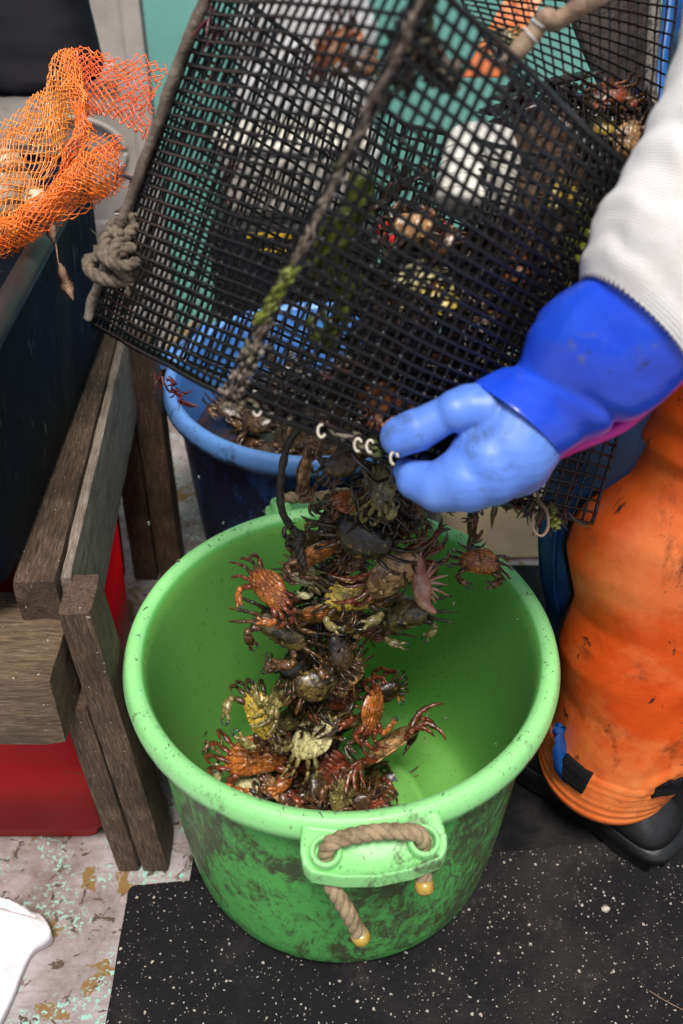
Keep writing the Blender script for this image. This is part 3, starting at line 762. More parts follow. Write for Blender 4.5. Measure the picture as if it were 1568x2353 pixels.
panel('inner_panel', N0 + IN_ + (R0_ - N0) * .06, R0_ + IN_, R0_ + (R1 - R0_) * .8 + IN_, N0.lerp(N1, .55) + IN_ + (R0_ - N0) * .2, 24, 26, .004, .0013, seed=12)
# inner partition
panel('partition', P(760, 960, 1.04), P(1150, 1060, 1.06), P(1330, 560, 1.04), P(960, 420, 1.02), 16, 20, .006, .0011, seed=9)
# runner bar down the left edge
m = MB(); q = smooth_path([P(203, 735, 1.03), P(212, 690, 1.02), P(240, 620, .995), P(296, 470, .95), P(350, 320, .915), P(405, 165, .88), P(470, 0, .85), P(500, -70, .84)], 8)
rs_ = [.0045 if i == 0 else .0072 for i in range(len(q))]
sidv = (pl(.5, .5) - pl(0, .5)).normalized()
m.tube(q, rs_, 12, flat=.8); o = m.build('runner_bar', M['bar'], tr)
for v in o.data.vertices: v.co += nv(v.co + N0, 60) * .0018
# bottom hem bar (dark strip under the side panel)
m = MB(); m.tube(smooth_path([P(215, 748, 1.03), P(330, 800, .95), P(440, 862, .87), P(532, 918, .80)], 6), .0028, 8); m.build('hem_bar', M['wire'], tr)
# hog rings / clips
for (x, y, d, a) in ((317, 722, .96, .3), (738, 990, .83, 1.2), (822, 1022, .84, .4), (850, 1025, .845, .5), (855, 255, .70, 2.2), (860, 540, .78, 1.6), (590, 940, .815, 1.4), (905, 1052, .83, .1)):
    m = MB(); c = P(x, y, d - .006); rr = .0042 if (x, y) != (317, 722) else .006
    m.tube([c + (RT * math.cos(t + a) * .75 + UP * math.sin(t + a) * 1.25) * rr for t in [i * .42 for i in range(12)]], .0011, 6); m.build('hog_ring', M['steel'], tr)
# encrusting growth on the near edge
m = MB(); EQ = (N1 - N0).to_track_quat('Z', 'Y').to_matrix()
m.tube([N0.lerp(N1, t / 30) + nv(N0.lerp(N1, t / 30), 30) * .002 - FW * .003 for t in range(31)], .0019, 6)
for i in range(230):
    t = random.random(); p = N0.lerp(N1, t) + Vector((rnd(-1, 1), rnd(-1, 1), rnd(-1, 1))) * .0032
    p -= FW * .003
    m.ball(p, (rnd(.0005, .0016), rnd(.0005, .0016), rnd(.002, .007)), 7, 5, rot=EQ @ Matrix.Rotation(rnd(-.5, .5), 3, 'X'), nse=1.1, ns=3)
for i in range(120):
    t = random.random() ** 2 * .2; p = N0.lerp(N1, t) + Vector((rnd(-1, 1), rnd(-1, 1), rnd(-1, 1))) * .008 
    m.ball(p, rnd(.001, .003), 6, 4, nse=.5, ns=3)
m.build('edge_growth', M['crust'], tr)
for off in (-.0035, .0035):
    m = MB(); m.tube([N0.lerp(N1, t / 40) + RT * off - FW * .002 + nv(N0.lerp(N1, t / 40), 40) * .0012 for t in range(41)], .0021, 7); m.build('corner_wire', M['wire'], tr)

# weed caught on the trap
def slime(name, pts, n, spread, rr_, mat, label, stretch=2.0):
    m = MB(); pts = smooth_path(pts, 8)
    for i in range(n):
        j = random.randrange(len(pts) - 1); tan = (pts[j + 1] - pts[j]).normalized()
        p = pts[j] + Vector((random.gauss(0, 1), random.gauss(0, 1), random.gauss(0, 1))) * spread * .5
        q = tan.to_track_quat('Z', 'Y').to_matrix() @ Matrix.Rotation(rnd(-.6, .6), 3, 'X')
        m.ball(p, (rr_ * rnd(.3, 1), rr_ * rnd(.2, .5), rr_ * rnd(.6, stretch)), 9, 7, rot=q, nse=1.1, ns=1.6)
    o = m.build(name, mat, loc=pts[0]); tag(o, label, 'seaweed'); return o
def weed(name, pts, n, spread, ln, mat, label, w0=.003, cat='seaweed', grav=.6):
    m = MB(); pts = smooth_path(pts, 6)
    for i in range(n):
        p = random.choice(pts) + Vector((rnd(-1, 1), rnd(-1, 1), rnd(-1, 1))) * spread
        d = Vector((rnd(-1, 1) * .7, rnd(-1, 1) * .7, rnd(-1, .4) - grav)).normalized() * ln * rnd(.4, 1.2)
        q = [p]; 
        for k in range(4): d = d + nv(q[-1], 40, i) * ln * .8; q.append(q[-1] + d * .28)
        leaf(m, q, [w0 * .5, w0 * rnd(.7, 1.4), w0, .0003], .0004)
    o = m.build(name, mat, loc=pts[0]); tag(o, label, cat); return o
slime('green_seaweed', [P(604, 735, .752), P(640, 670, .735), P(668, 625, .722)], 110, .004, .0036, M['weedg'], 'bright green weed clinging to the lower left of the trap near edge')
slime('green_seaweed', [P(735, 600, .765), P(775, 535, .75), P(830, 430, .73)], 130, .009, .006, M['weedg'], 'yellow-green weed inside the trap right of its near edge')
slime('green_seaweed', [P(740, 780, .80), P(790, 690, .80), P(770, 620, .79)], 70, .009, .005, M['weedg'], 'olive weed low in the trap above the blue tub')
slime('green_seaweed', [P(945, 40, .64), P(970, 10, .63), P(975, -20, .62)], 50, .006, .005, M['weedg'], 'green weed at the very top of the trap near edge')
slime('brown_seaweed', [P(930, 60, .64), P(985, 110, .66), P(1020, 190, .68), P(940, 130, .66), P(890, 220, .67)], 120, .010, .005, M['crust'], 'torn brown weed hanging over the top of the near edge')
slime('green_seaweed', [P(1280, 700, .98), P(1320, 600, .97), P(1340, 540, .96)], 60, .02, .014, M['weedg'], 'dark green weed behind the mesh beside the white sleeve')
weed('brown_seaweed', [P(1180, 800, .92), P(1000, 760, .92), P(900, 820, .9), P(1120, 980, .92), P(940, 960, .9)], 420, .04, .03, M['weedb'], 'tangle of dark wet weed filling the lower trap', .003)
slime('brown_seaweed', [P(560, 910, .805), P(650, 940, .825), P(720, 965, .835), P(800, 1000, .85), P(870, 1035, .86)], 260, .007, .0035, M['crust'], 'muddy growth along the lower rim of the trap')
weed('red_seaweed', [P(360, 850, 1.36), P(395, 880, 1.35), P(405, 900, 1.33), P(420, 925, 1.33)], 26, .005, .018, M['weedr'], 'dark red weed over the left edge of the blue tub', .0018)
weed('red_seaweed', [P(520, 400, .87), P(528, 370, .86)], 12, .003, .016, M['weedr'], 'red weed wisp on the middle of the left mesh side', .0012)
weed('red_seaweed', [P(490, 20, .84), P(500, 60, .84)], 16, .004, .016, M['weedr'], 'red weed wisp near the top of the left mesh side', .0012)
weed('brown_seaweed', [P(285, 500, .965), P(300, 440, .95), P(330, 380, .93)], 40, .005, .010, M['weedb'], 'amber brown weed along the runner bar above the rope knot', .002)
slime('green_seaweed', [P(1262, 1165, .95), P(1278, 1215, .95)], 40, .004, .004, M['weedg'], 'small ragged green weed under the hanging flap corner', .004)
weed('brown_seaweed', [P(1165, 1130, .955), P(1230, 1160, .96), P(1290, 1180, .97)], 80, .008, .014, M['weedb'], 'dark weed fringe along the bottom of the hanging flap', .0016)

weed('brown_seaweed', [P(1010, 640, .99), P(1120, 620, 1.0), P(1200, 700, .99), P(1130, 560, 1.0), P(1230, 560, .98), P(1330, 480, .96)], 260, .035, .03, M['weedb'], 'dark weed packed below and right of the white float', .006)
weed('brown_seaweed', [P(1190, 330, .98), P(1260, 260, .99), P(1350, 300, 1.0), P(1420, 260, 1.02), P(1330, 380, .98)], 380, .035, .03, M['weedb'], 'dark weed behind the mesh lid at the upper right', .006)
weed('brown_seaweed', [P(900, 640, .95), P(860, 740, .95), P(930, 560, .96), P(960, 420, .95)], 70, .022, .026, M['weedb'], 'dark weed in the middle of the trap left of the float', .005)
# rope knot on the runner bar
rk = MB()
def kpath(pts): return smooth_path([P(*p) for p in pts], 10)
rope_mb(rk, kpath([(290, 500, .98), (262, 515, .97), (245, 550, .96), (228, 590, .96), (205, 595, .96), (205, 620, .955), (235, 640, .95), (285, 645, .95), (320, 620, .95), (325, 585, .95), (295, 570, .945), (262, 590, .945), (240, 570, .95), (255, 530, .95), (280, 545, .94)]), .0062, .028)
rope_mb(rk, kpath([(305, 495, .955), (312, 520, .95), (285, 545, .945), (262, 575, .94), (270, 615, .94), (310, 635, .945), (335, 615, .95), (345, 575, .955)]), .0060, .028)
rope_mb(rk, kpath([(225, 575, .965), (250, 600, .935), (290, 610, .93), (330, 600, .94), (300, 655, .95), (310, 690, .955)]), .0055, .026)
for i in range(120):
    a = rnd(0, 2 * PI); p = P(272 + rnd(-70, 70), 585 + rnd(-75, 75), .95); d = Vector((rnd(-1, 1), rnd(-1, 1), rnd(-1, 1))) * .009
    if abs(p.x - P(272, 585, .95).x) < .022: rk.tube([p, p + d * .5, p + d + Vector((0, 0, .001))], [.0005, .0004, .0002], 3)
o = rk.build('knotted_rope', M['ropeg'], loc=P(270, 590, .95)); tag(o, 'muddy grey rope knotted round the left runner of the trap', 'rope')
# pale cable tie loop at bottom of the flap
m = MB(); q = smooth_path([P(1232, 1120, .945), P(1238, 1150, .94), P(1255, 1175, .935), P(1258, 1210, .935), P(1245, 1230, .935), P(1228, 1222, .935), P(1224, 1195, .94), P(1228, 1180, .94)], 6)
m.tube(q, .0030, 8, flat=.35, nrm=RT); o = m.build('cable_tie', M['stick'], loc=P(1232, 1120, .945)); tag(o, 'pale looped cable tie dangling from the hanging mesh flap', 'cable tie')

# things in and behind the trap
fl = empty('trap_float', P(1095, 450, .97), 'white cylindrical float inside the trap', 'float')
m = MB(); ax = (P(1125, 315, .95) - P(1080, 495, .95)); c0 = P(1080, 492, .95)
m.tube([c0, c0 + ax * .02, c0 + ax * .08, c0 + ax * .5, c0 + ax * .9, c0 + ax * .98, c0 + ax], [.026, .034, .039, .039, .039, .034, .024], 28); m.build('float_body', M['buoy'], fl)
m = MB(); 
for t in (.15, .32, .5, .68): 
    a_ = c0 + ax * t; m.tube([a_ - ax * .006, a_ + ax * .006], .0398, 28)
m.build('rib', M['buoy'], fl)
m = MB(); m.ball(P(1230, 470, .98), (.045, .04, .075), 40, 28, nse=.5, ns=2.2); m.ball(P(1250, 560, .98), (.035, .03, .045), 30, 20, nse=.5, ns=2.5)
o = m.build('sponge_rock', M['sponge'], loc=P(1230, 470, .98)); 
for v in o.data.vertices: v.co += nv(v.co, 70) * .004
tag(o, 'brown pitted sponge lump beside the white float in the trap', 'sponge')
m = MB(); a0 = P(1235, -60, .90); a1 = P(1105, 175, .90); s_ = RT * .017
m.rings([[a0 - s_, a0 + s_, a0 + s_ + FW * .003, a0 - s_ + FW * .003], [a0.lerp(a1, .5) - s_ - FW * .006, a0.lerp(a1, .5) + s_ - FW * .004, a0.lerp(a1, .5) + s_ - FW * .001, a0.lerp(a1, .5) - s_ - FW * .003], [a1 - s_ * .9, a1 + s_ * .9, a1 + s_ + FW * .003, a1 - s_ + FW * .003]])
o = m.build('orange_strap', M['strap'], smooth=False, loc=a0); tag(o, 'flat bright orange strap at the top of the trap', 'strap')
tg = empty('bait_stick', P(1170, 135, .73), 'pale stick bound with white bands at the top of the trap', 'stick')
q = smooth_path([P(1165, 140, .735), P(1185, 122, .73), P(1210, 92, .725), P(1235, 65, .72), P(1252, 42, .715), P(1275, 50, .71), P(1320, 22, .70), P(1370, -8, .69), P(1420, -40, .68)], 6)
m = MB(); m.tube(q, [.0062 + .0014 * nz(p, 90) + (.0012 if i in range(22, 27) else 0) for i, p in enumerate(q)], 14); m.tube([P(1256, 45, .715), P(1253, 30, .712), P(1256, 18, .71)], [.005, .003, .001], 7); m.build('stick_body', M['stick'], tg)
for i in (14, 20):
    m = MB(); m.tube([q[i], q[i].lerp(q[i + 1], .55)], .0078, 14); m.build('white_band', M['whiteplastic'], tg)
# dark flap and grey edge
sl = empty('fuzzy_flap', P(1410, 100, 1.10), 'dark fuzzy flap with grey foam edge at top right behind the trap', 'flap')
m = MB(); rs = []
for i in range(15):
    t = i / 14; y_ = lerp(-80, 262 , t); x0 = lerp(1290, 1420, t ** 1.5); x1 = lerp(1520, 1488, t)
    if t > .9: x0 = lerp(x0, x1, (t - .9) * 5)
    a = P(x0, y_, 1.06); b = P(x1, y_, 1.10)
    rs.append([a.lerp(b, k / 10) - FW * (.012 * math.sin(PI * k / 10) + .008 * nz((k * .5, t * 4, 0), 1)) for k in range(11)] + [a.lerp(b, 1 - k / 10) + FW * .012 for k in range(11)])
m.rings(rs); m.build('flap_sheet', M['slab'], sl)
m = MB(); q = smooth_path([P(1505, -80, 1.09), P(1500, 60, 1.09), P(1492, 180, 1.09), P(1497, 262, 1.09), P(1506, 300, 1.09)], 6); m.tube(q, .0075, 10); m.build('foam_edge', M['slabedge'], sl)

# black dangling rope at the tub rim
m = MB(); q = kpath([(684, 985, 1.02), (662, 1020, 1.03), (648, 1070, 1.04), (643, 1130, 1.05), (650, 1180, 1.06), (672, 1215, 1.07), (685, 1235, 1.07), (690, 1260, 1.07)])
rr = [.0042 + .0012 * nz(p, 120) for p in q]; m.tube(q, rr, 9)
rope_mb(m, kpath([(672, 1215, 1.065), (694, 1235, 1.06), (680, 1248, 1.06), (690, 1270, 1.06), (697, 1300, 1.06)]), .0048, .02)
o = m.build('black_line', M['ropeb'], loc=q[0])
for v in o.data.vertices: v.co += nv(v.co, 160) * .0012
tag(o, 'thick black slimy line dangling past the back rim of the green tub', 'line')
# ------------------------------------------------------------------ person
def remeshed(mb, name, mat, parent, voxel, smooth=10, disp=None, tone=None):
    tmp = mb.build('tmp', mat)
    r = tmp.modifiers.new('r', 'REMESH'); r.mode = 'VOXEL'; r.voxel_size = voxel; r.use_smooth_shade = True
    s = tmp.modifiers.new('s', 'SMOOTH'); s.factor = .5; s.iterations = smooth
    dg = bpy.context.evaluated_depsgraph_get(); me = bpy.data.meshes.new_from_object(tmp.evaluated_get(dg))
    bpy.data.objects.remove(tmp); me.name = name
    if disp:
        ns_ = [v.normal.copy() for v in me.vertices]
        for v, n in zip(me.vertices, ns_): v.co += n * disp(v.co)
    off = wloc(parent) if parent else Vector((0, 0, 0))
    for v in me.vertices: v.co -= off
    for p in me.polygons: p.use_smooth = True
    me.materials.clear(); me.materials.append(mat)
    o = bpy.data.objects.new(name, me); COL.objects.link(o)
    if parent: o.parent = parent
    return o
def px(r, d): return r * d / F
def chain(m, pts, n=20):
    """pts: (x, y, depth, radius px) joined capsules"""
    c = [(P(x, y, d), px(r * 1.06 + 2, d)) for x, y, d, r in pts]
    for (a, ra), (b, rb_) in zip(c, c[1:]):
        k = 6; m.tube([a.lerp(b, i / k) for i in range(k + 1)], [lerp(ra, rb_, i / k) for i in range(k + 1)], n)
    for a, ra in c: m.ball(a, ra, n, 12)

def skin_body():
    me = bpy.data.meshes.new('body')
    vs = [(.60, .20, .86), (.60, .20, 1.02), (.58, .17, 1.20), (.55, .14, 1.34), (.53, .12, 1.44), (.50, .10, 1.56),   # pelvis spine neck head
          (.50, .04, .80), (.43, .06, .45), (.41, .05, .09), (.30, .16, .05),      # near leg
          (.64, .34, .80), (.66, .40, .45), (.67, .44, .09), (.56, .52, .05),      # far leg
          (.53, -.02, 1.34), (.45, -.09, 1.14), tuple(P(1700, 380, .72)), tuple(P(1290, 890, .80)), tuple(P(1190, 965, .82)),      # near arm
          (.56, .32, 1.34), (.50, .42, 1.12), (.38, .40, 1.10), (.50, .09, 1.64)]
    es = [(0, 1), (1, 2), (2, 3), (3, 4), (4, 5), (0, 6), (6, 7), (7, 8), (8, 9), (0, 10), (10, 11), (11, 12), (12, 13),
          (3, 14), (14, 15), (15, 16), (16, 17), (17, 18), (3, 19), (19, 20), (20, 21), (5, 22)]
    rad = [.13, .12, .13, .10, .05, .085, .08, .055, .04, .035, .08, .055, .04, .035, .055, .042, .036, .028, .03, .055, .04, .032, .075]
    me.from_pydata([Vector(v) for v in vs], es, [])
    o = bpy.data.objects.new('tmp', me); COL.objects.link(o)
    s = o.modifiers.new('k', 'SKIN'); me.skin_vertices  # layer
    for i, r_ in enumerate(rad): me.skin_vertices[0].data[i].radius = (r_, r_)
    me.skin_vertices[0].data[0].use_root = True
    ss = o.modifiers.new('u', 'SUBSURF'); ss.levels = 2; ss.render_levels = 2
    dg = bpy.context.evaluated_depsgraph_get(); m2 = bpy.data.meshes.new_from_object(o.evaluated_get(dg))
    bpy.data.objects.remove(o); return m2
person = None
bm_ = skin_body(); bm_.name = 'person'
bm_.materials.clear(); bm_.materials.append(M['skin'])
for p in bm_.polygons: p.use_smooth = True
person = bpy.data.objects.new('person', bm_); COL.objects.link(person)
tag(person, 'person in orange oilskin trousers, white knit sleeve and blue glove gripping the trap', 'person')

# glove (hand)
def hand_disp(p):
    w_ = .0008 * nz(p, 28, 3) - .0006 * max(0, 1 - abs(nz((p.x, p.y, p.z * 2.2), 16, 8)) * 3) ** 2
    return w_
m = MB()
chain(m, [(917, 1004, .832, 42), (958, 988, .826, 46), (1000, 966, .822, 42), (1022, 953, .820, 40), (1046, 944, .815, 46), (1075, 935, .818, 49), (1115, 938, .820, 56), (1185, 940, .838, 78)])
chain(m, [(1200, 968, .834, 110), (1170, 1028, .832, 104), (1125, 1062, .830, 93), (1070, 1098, .828, 72), (1005, 1118, .835, 54), (955, 1102, .845, 43), (930, 1080, .856, 27)])
chain(m, [(1170, 1040, .86, 100), (1080, 1110, .872, 62), (1005, 1125, .876, 48), (968, 1100, .882, 38), (960, 1072, .885, 28)])
chain(m, [(1180, 1030, .885, 95), (1100, 1110, .898, 56), (1025, 1125, .902, 44), (985, 1095, .906, 35), (985, 1070, .908, 26)])
chain(m, [(1185, 1015, .905, 80), (1120, 1095, .922, 48), (1050, 1110, .926, 38), (1012, 1085, .928, 30), (1015, 1062, .928, 24)])
glove = remeshed(m, 'glove', M['glove'], person, .0016, 9, hand_disp); glove['label'] = 'light blue rubber glove hand pinching the mesh rim'

def arm_loft(name, secs, mat, parent, nseg=72, ripple=None, jag=None, dr=.8, per=10, cap=True, thick=0):
    """secs: (x1,y1,x2,y2,depth) silhouettes; ring is an ellipse across the view"""
    m = MB(); rs = []; al = []
    cs = [(Vector((a[0], a[1], 0)), Vector((a[2], a[3], 0)), a[4]) for a in secs]
    A = smooth_path([c[0] for c in cs], per); B = smooth_path([c[1] for c in cs], per); Dp = smooth_path([Vector((c[2], 0, 0)) for c in cs], per)
    n = len(A); s_ = 0; prev = None
    for i in range(n):
        a = P(A[i].x, A[i].y, Dp[i].x); b = P(B[i].x, B[i].y, Dp[i].x); c = (a + b) / 2; u = (b - a) / 2; r_ = u.length
        if prev is not None: s_ += (c - prev).length
        prev = c
        row = []
        for k in range(nseg):
            t = 2 * PI * k / nseg
            f = 1 + (ripple(i / (n - 1), t, s_) if ripple else 0)
            p = c + (u * math.cos(t) - FW * r_ * dr * math.sin(t)) * f
            if jag and i == 0: 
                nx = (P(A[1].x, A[1].y, Dp[1].x) - a).normalized(); p = p - nx * (.0028 * math.sin(k * 2 * PI / 2.0) + .0022 * (1 if k % 2 else -1))
            row.append(p); al.append(s_)
        rs.append(row)
    m.rings(rs, caps=False)
    o = m.build(name, mat, parent)
    if thick:
        so = o.modifiers.new('t', 'SOLIDIFY'); so.thickness = thick; so.offset = -1
    at = o.data.attributes.new('along', 'FLOAT', 'POINT'); at.data.foreach_set('value', al)
    return o
def cuff_rip(t, a, s):
    return -.10 * math.exp(-((s - .046 - .012 * math.cos(a)) / .006) ** 2) * (.6 + .5 * math.cos(a)) - .035 * math.exp(-((s - .066 + .012 * math.cos(a + .5)) / .004) ** 2) * max(0, math.cos(a + 2.2)) + .05 * nz((math.cos(a) * 1.4, math.sin(a) * 1.4, s * 22), 1.2) + .012 * nz((math.cos(a) * 3, math.sin(a) * 3, s * 60), 1.3)
cuff = arm_loft('glove_cuff', [(1086, 888, 1284, 1048, .825), (1098, 878, 1292, 1044, .824), (1150, 853, 1336, 1014, .815), (1192, 836, 1378, 1000, .805), (1215, 765, 1440, 968, .79), (1260, 705, 1500, 930, .775), (1345, 636, 1572, 868, .755), (1450, 560, 1660, 780, .74)],
    M['cuff'], glove, ripple=cuff_rip, thick=.0012, dr=.82)
m = MB(); q = [P(1205, 1052, .85), P(1270, 1048, .84), P(1322, 1024, .83), (P(1372, 1003, .82)), P(1428, 978, .81), P(1478, 942, .80), P(1530, 905, .79), P(1590, 860, .78)]
q = smooth_path(q, 6); m.tube(q, [.001 + .0048 * math.sin(PI * min(1, .05 + i / (len(q) - 1))) ** .8 for i in range(len(q))], 10); m.build('pink_lining', M['pink'], cuff)

def slv(t, a, s):
    f = .020 * math.sin(s * 150 + 1.2 * math.sin(a + 2) + 3.5 * nz((math.cos(a), math.sin(a), s * 9), 1.5))
    f += .006 * math.sin(s * 260 + 2.5 * math.cos(a) + 3 * nz((math.cos(a) * 1.5, math.sin(a) * 1.5, s * 12), 1.5))
    return f * min(1, t * 8) + .02 * nz((math.cos(a) * 2, math.sin(a) * 2, s * 14), 1.2)
sleeve = arm_loft('knit_sleeve', [(1340, 634, 1575, 868, .752), (1344, 600, 1620, 840, .748), (1358, 545, 1680, 790, .742), (1388, 470, 1750, 700, .735), (1440, 390, 1810, 600, .728), (1486, 300, 1850, 480, .722), (1532, 205, 1890, 370, .718), (1560, 110, 1930, 260, .715), (1590, 0, 1980, 140, .715), (1640, -160, 2050, -30, .72), (1740, -380, 2200, -300, .74)],
    M['knit'], person, nseg=144, ripple=slv, jag=True, dr=.85, thick=.002, per=14)

# oilskin trousers
LY = .055
def leg_table(rows):
    t = sorted([(PY(x, y, LY).z, PY(x, y, LY).x) for x, y in rows]); return t
def interp(t, z):
    if z <= t[0][0]: return t[0][1]
    for (a, b), (c, d) in zip(t, t[1:]):
        if z <= c: return lerp(b, d, (z - a) / (c - a))
    return t[-1][1]
orow = leg_table([(1236, 1810), (1243, 1742), (1272, 1660), (1290, 1567), (1284, 1480), (1299, 1435), (1322, 1379), (1309, 1309), (1301, 1263), (1320, 1204), (1344, 1169), (1386, 1141), (1449, 1088), (1484, 1025), (1472, 1001), (1502, 948), (1497, 917), (1530, 850), (1560, 700), (1570, 500)])
brow = leg_table([(1262, 1690), (1276, 1560), (1272, 1470), (1257, 1400), (1254, 1330), (1257, 1270), (1280, 1180), (1300, 1090), (1340, 1000), (1400, 920), (1470, 800), (1500, 600)])
def leg_pt(tab, z, th, rx, ry, off=0, folds=1.0, dy=0):
    xl = interp(tab, z); rx_ = rx * (1 + .25 * max(0, z - .35)); 
    if z < .2: pass
    if z < .36: rx_ = lerp(.089, rx_, max(0, (z - .09) / .27) ** .8)
    cx = (.362 + .13 * min(1, max(0, z - .09) / .5)) if tab is orow else xl + rx_
    c_ = math.cos(th)
    p = Vector((cx + ((rx_ + off) * c_ if (c_ > 0 or tab is not orow) else (cx - xl + off) * c_), LY + dy + (ry + off + (.03 * max(0, z - .3))) * math.sin(th), z))
    d = folds * (.008 * nz((math.cos(th) * 1.6 + z * 2.5, math.sin(th) * 1.6, z * 2.2), 1.1, 2) + .006 * max(0, 1 - abs(nz((math.cos(th) * 1.0 - z * 2.5, math.sin(th) * 1.0, z * 2.5), 1.3, 9)) * 9) + .004 * max(0, 1 - abs(nz((math.cos(th) * 2.4 + z * 5, math.sin(th) * 2.4, z * 4), 1.2, 19)) * 10) - .002)
    d *= 1 - .92 * max(0, -math.cos(th)) ** .5
    if z < .17: d = d * max(0, (z - .09) / .08) ** 1.5
    if z < .16: d += .0030 * abs(math.sin(z * PI / .0125)) ** .6
    n = Vector((math.cos(th), math.sin(th), 0)); return p + n * d
tro = MB(); rs = []
zs = [.086 + (1.0 - .086) * (i / 150) ** 1.15 for i in range(151)]
for z in zs: rs.append([leg_pt(orow, z, 2 * PI * k / 96, .128, .098) for k in range(96)])
tro.rings(rs, caps=False)
tr_o = tro.build('oilskin_trousers', M['orange'], person); so = tr_o.modifiers.new('t', 'SOLIDIFY'); so.thickness = .002
tb = MB(); rs = []
for z in [.16 + .84 * i / 90 for i in range(91)]:
    rs.append([leg_pt(brow, z, 2 * PI * k / 72, .100, .055, folds=.3, dy=.062) for k in range(72)])
tb.rings(rs, caps=True); tb.build('blue_lining', M['bluecloth'], tr_o)['label'] = 'blue inner side of the trouser leg'
# raised dark welt where blue meets orange
m = MB(); q = [Vector((interp(orow, z) - .0015, LY + .012, z)) for z in [.2 + .5 * i / 60 for i in range(61)]]; m.tube(q, .0024, 6); m.build('seam_welt', M['velcro'], tr_o)
m = MB(); q = [Vector((interp(brow, z) + .022, LY - .03 + .01, z)) for z in [.22 + .4 * i / 50 for i in range(51)]]
q = [leg_pt(brow, z, PI + .55, .100, .055, .001, .3, .062) for z in [.22 + .42 * i / 60 for i in range(61)]]; m.tube(q, .0028, 6); m.build('seam_welt', M['bluecloth'], tr_o)
def patch(th0, th1, z0, z1, skew=0):
    m = MB(); a = []; b = []
    n, k = 14, 8; vs = []; fs = []
    for i in range(n + 1):
        for j in range(k + 1):
            th = lerp(th0, th1, i / n); z = lerp(z0, z1, j / k) + skew * (i / n - .5); vs.append(leg_pt(orow, z, th, .128, .098, .0022))
    for i in range(n):
        for j in range(k): fs.append([i * (k + 1) + j, (i + 1) * (k + 1) + j, (i + 1) * (k + 1) + j + 1, i * (k + 1) + j + 1])
    m.add(vs, fs); o = m.build('velcro_patch', M['velcro'], tr_o); so = o.modifiers.new('t', 'SOLIDIFY'); so.thickness = .004; so.offset = 0
patch(R(-152), R(-128), .130, .168, .0); patch(R(-82), R(-50), .152, .184, .006)
m = MB(); leaf(m, [P(1283, 1660, 1.275), P(1290, 1710, 1.285), P(1297, 1760, 1.30), P(1302, 1800, 1.31)], [.006, .017, .016, .002], .001); m.build('blue_flap', M['bluecloth'], tr_o)
# boot
bt = MB(); heel = Vector((.386, .012, 0)); toe = Vector((.20, .205, 0)); dirv = (toe - heel).normalized(); sd_ = Vector((-dirv.y, dirv.x, 0))
foot = [(-.085, .012), (-.078, .034), (-.06, .046), (-.02, .047), (.03, .043), (.09, .046), (.15, .052), (.20, .050), (.235, .036), (.25, .012)]
outl = [heel + dirv * a - sd_ * b for a, b in foot] + [heel + dirv * a + sd_ * b for a, b in foot[::-1]]
outl = smooth_path(outl + [outl[0]], 3)[:-1]; cen = heel + dirv * .08
def lay(z, s, zf=None): return [cen + (p - cen) * s + Vector((0, 0, z + (zf(p) if zf else 0))) for p in outl]
m = MB(); 
def lug(ring): return [p + (cen - Vector((p.x, p.y, 0))) * (.07 if (i // 2) % 2 else 0) * Vector((1, 1, 0)).length / 1.414 - Vector((0, 0, 0)) for i, p in enumerate(ring)]
def lug(ring):
    out = []
    for i, p in enumerate(ring):
        k = .06 if (i // 2) % 2 else 0
        out.append(Vector((lerp(p.x, cen.x, k), lerp(p.y, cen.y, k), p.z)))
    return out
m.rings([lug(lay(.0135, .99)), lug(lay(.016, 1.0)), lug(lay(.034, 1.0)), lay(.037, 1.02), lay(.043, 1.035), (lay(.050, 1.035)), lay(.052, 1.0), lay(.056, .99)]); 
boot = m.build('boot_sole', M['boot'], person); boot['label'] = 'thick lugged sole of the black rubber boot'
m = MB(); rs = []
for z, s, sh in ((.052, .97, 0), (.066, .93, -.002), (.080, .80, -.010), (.094, .60, -.024), (.115, .44, -.033), (.17, .40, -.034), (.30, .42, -.034)):
    rs.append([p + dirv * sh for p in lay(z, s)])
m.rings(rs); m.build('boot_upper', M['boot'], person)
# bib / blue apron at the top right edge
m = MB(); rs = []
for i in range(24):
    t = i / 23; y_ = lerp(-120, 420, t); d = 1.16
    x0 = lerp(1548, 1503, min(1, t * 1.5)); a = P(x0, y_, d)
    rs.append([a + Vector((.24 * (k / 20), .08 * math.sin(k / 20 * PI) - .05 * (k / 20), 0)) - FW * .006 * nz((k * .3, t * 4, 0), 1) for k in range(21)] + [a + Vector((.24 * (1 - k / 20), .08 * math.sin((1 - k / 20) * PI) - .05 * (1 - k / 20) + .02, 0)) for k in range(21)])
m.rings(rs); m.build('blue_bib', M['bluebib'], person)
# torso clothing so the body is dressed
m = MB(); rs = []
for z, rx, ry, cx, cy in ((.72, .19, .20, .60, .21), (.86, .19, .21, .61, .22), (1.02, .18, .20, .61, .21), (1.2, .18, .20, .59, .18), (1.34, .15, .19, .56, .14), (1.40, .08, .09, .54, .13)):
    rs.append([Vector((cx + rx * math.cos(a), cy + ry * math.sin(a), z)) for a in [2 * PI * k / 40 for k in range(40)]])
m.rings(rs); m.build('oilskin_top', M['orange'], person)
m = MB(); rs = []
for z, r_, cx, cy in ((.06, .09, .67, .43), (.3, .10, .665, .41), (.5, .11, .66, .38), (.8, .13, .64, .30)):
    rs.append([Vector((cx + r_ * math.cos(a), cy + r_ * math.sin(a), z)) for a in [2 * PI * k / 32 for k in range(32)]])
m.rings(rs); m.build('trouser_leg', M['orange'], person)

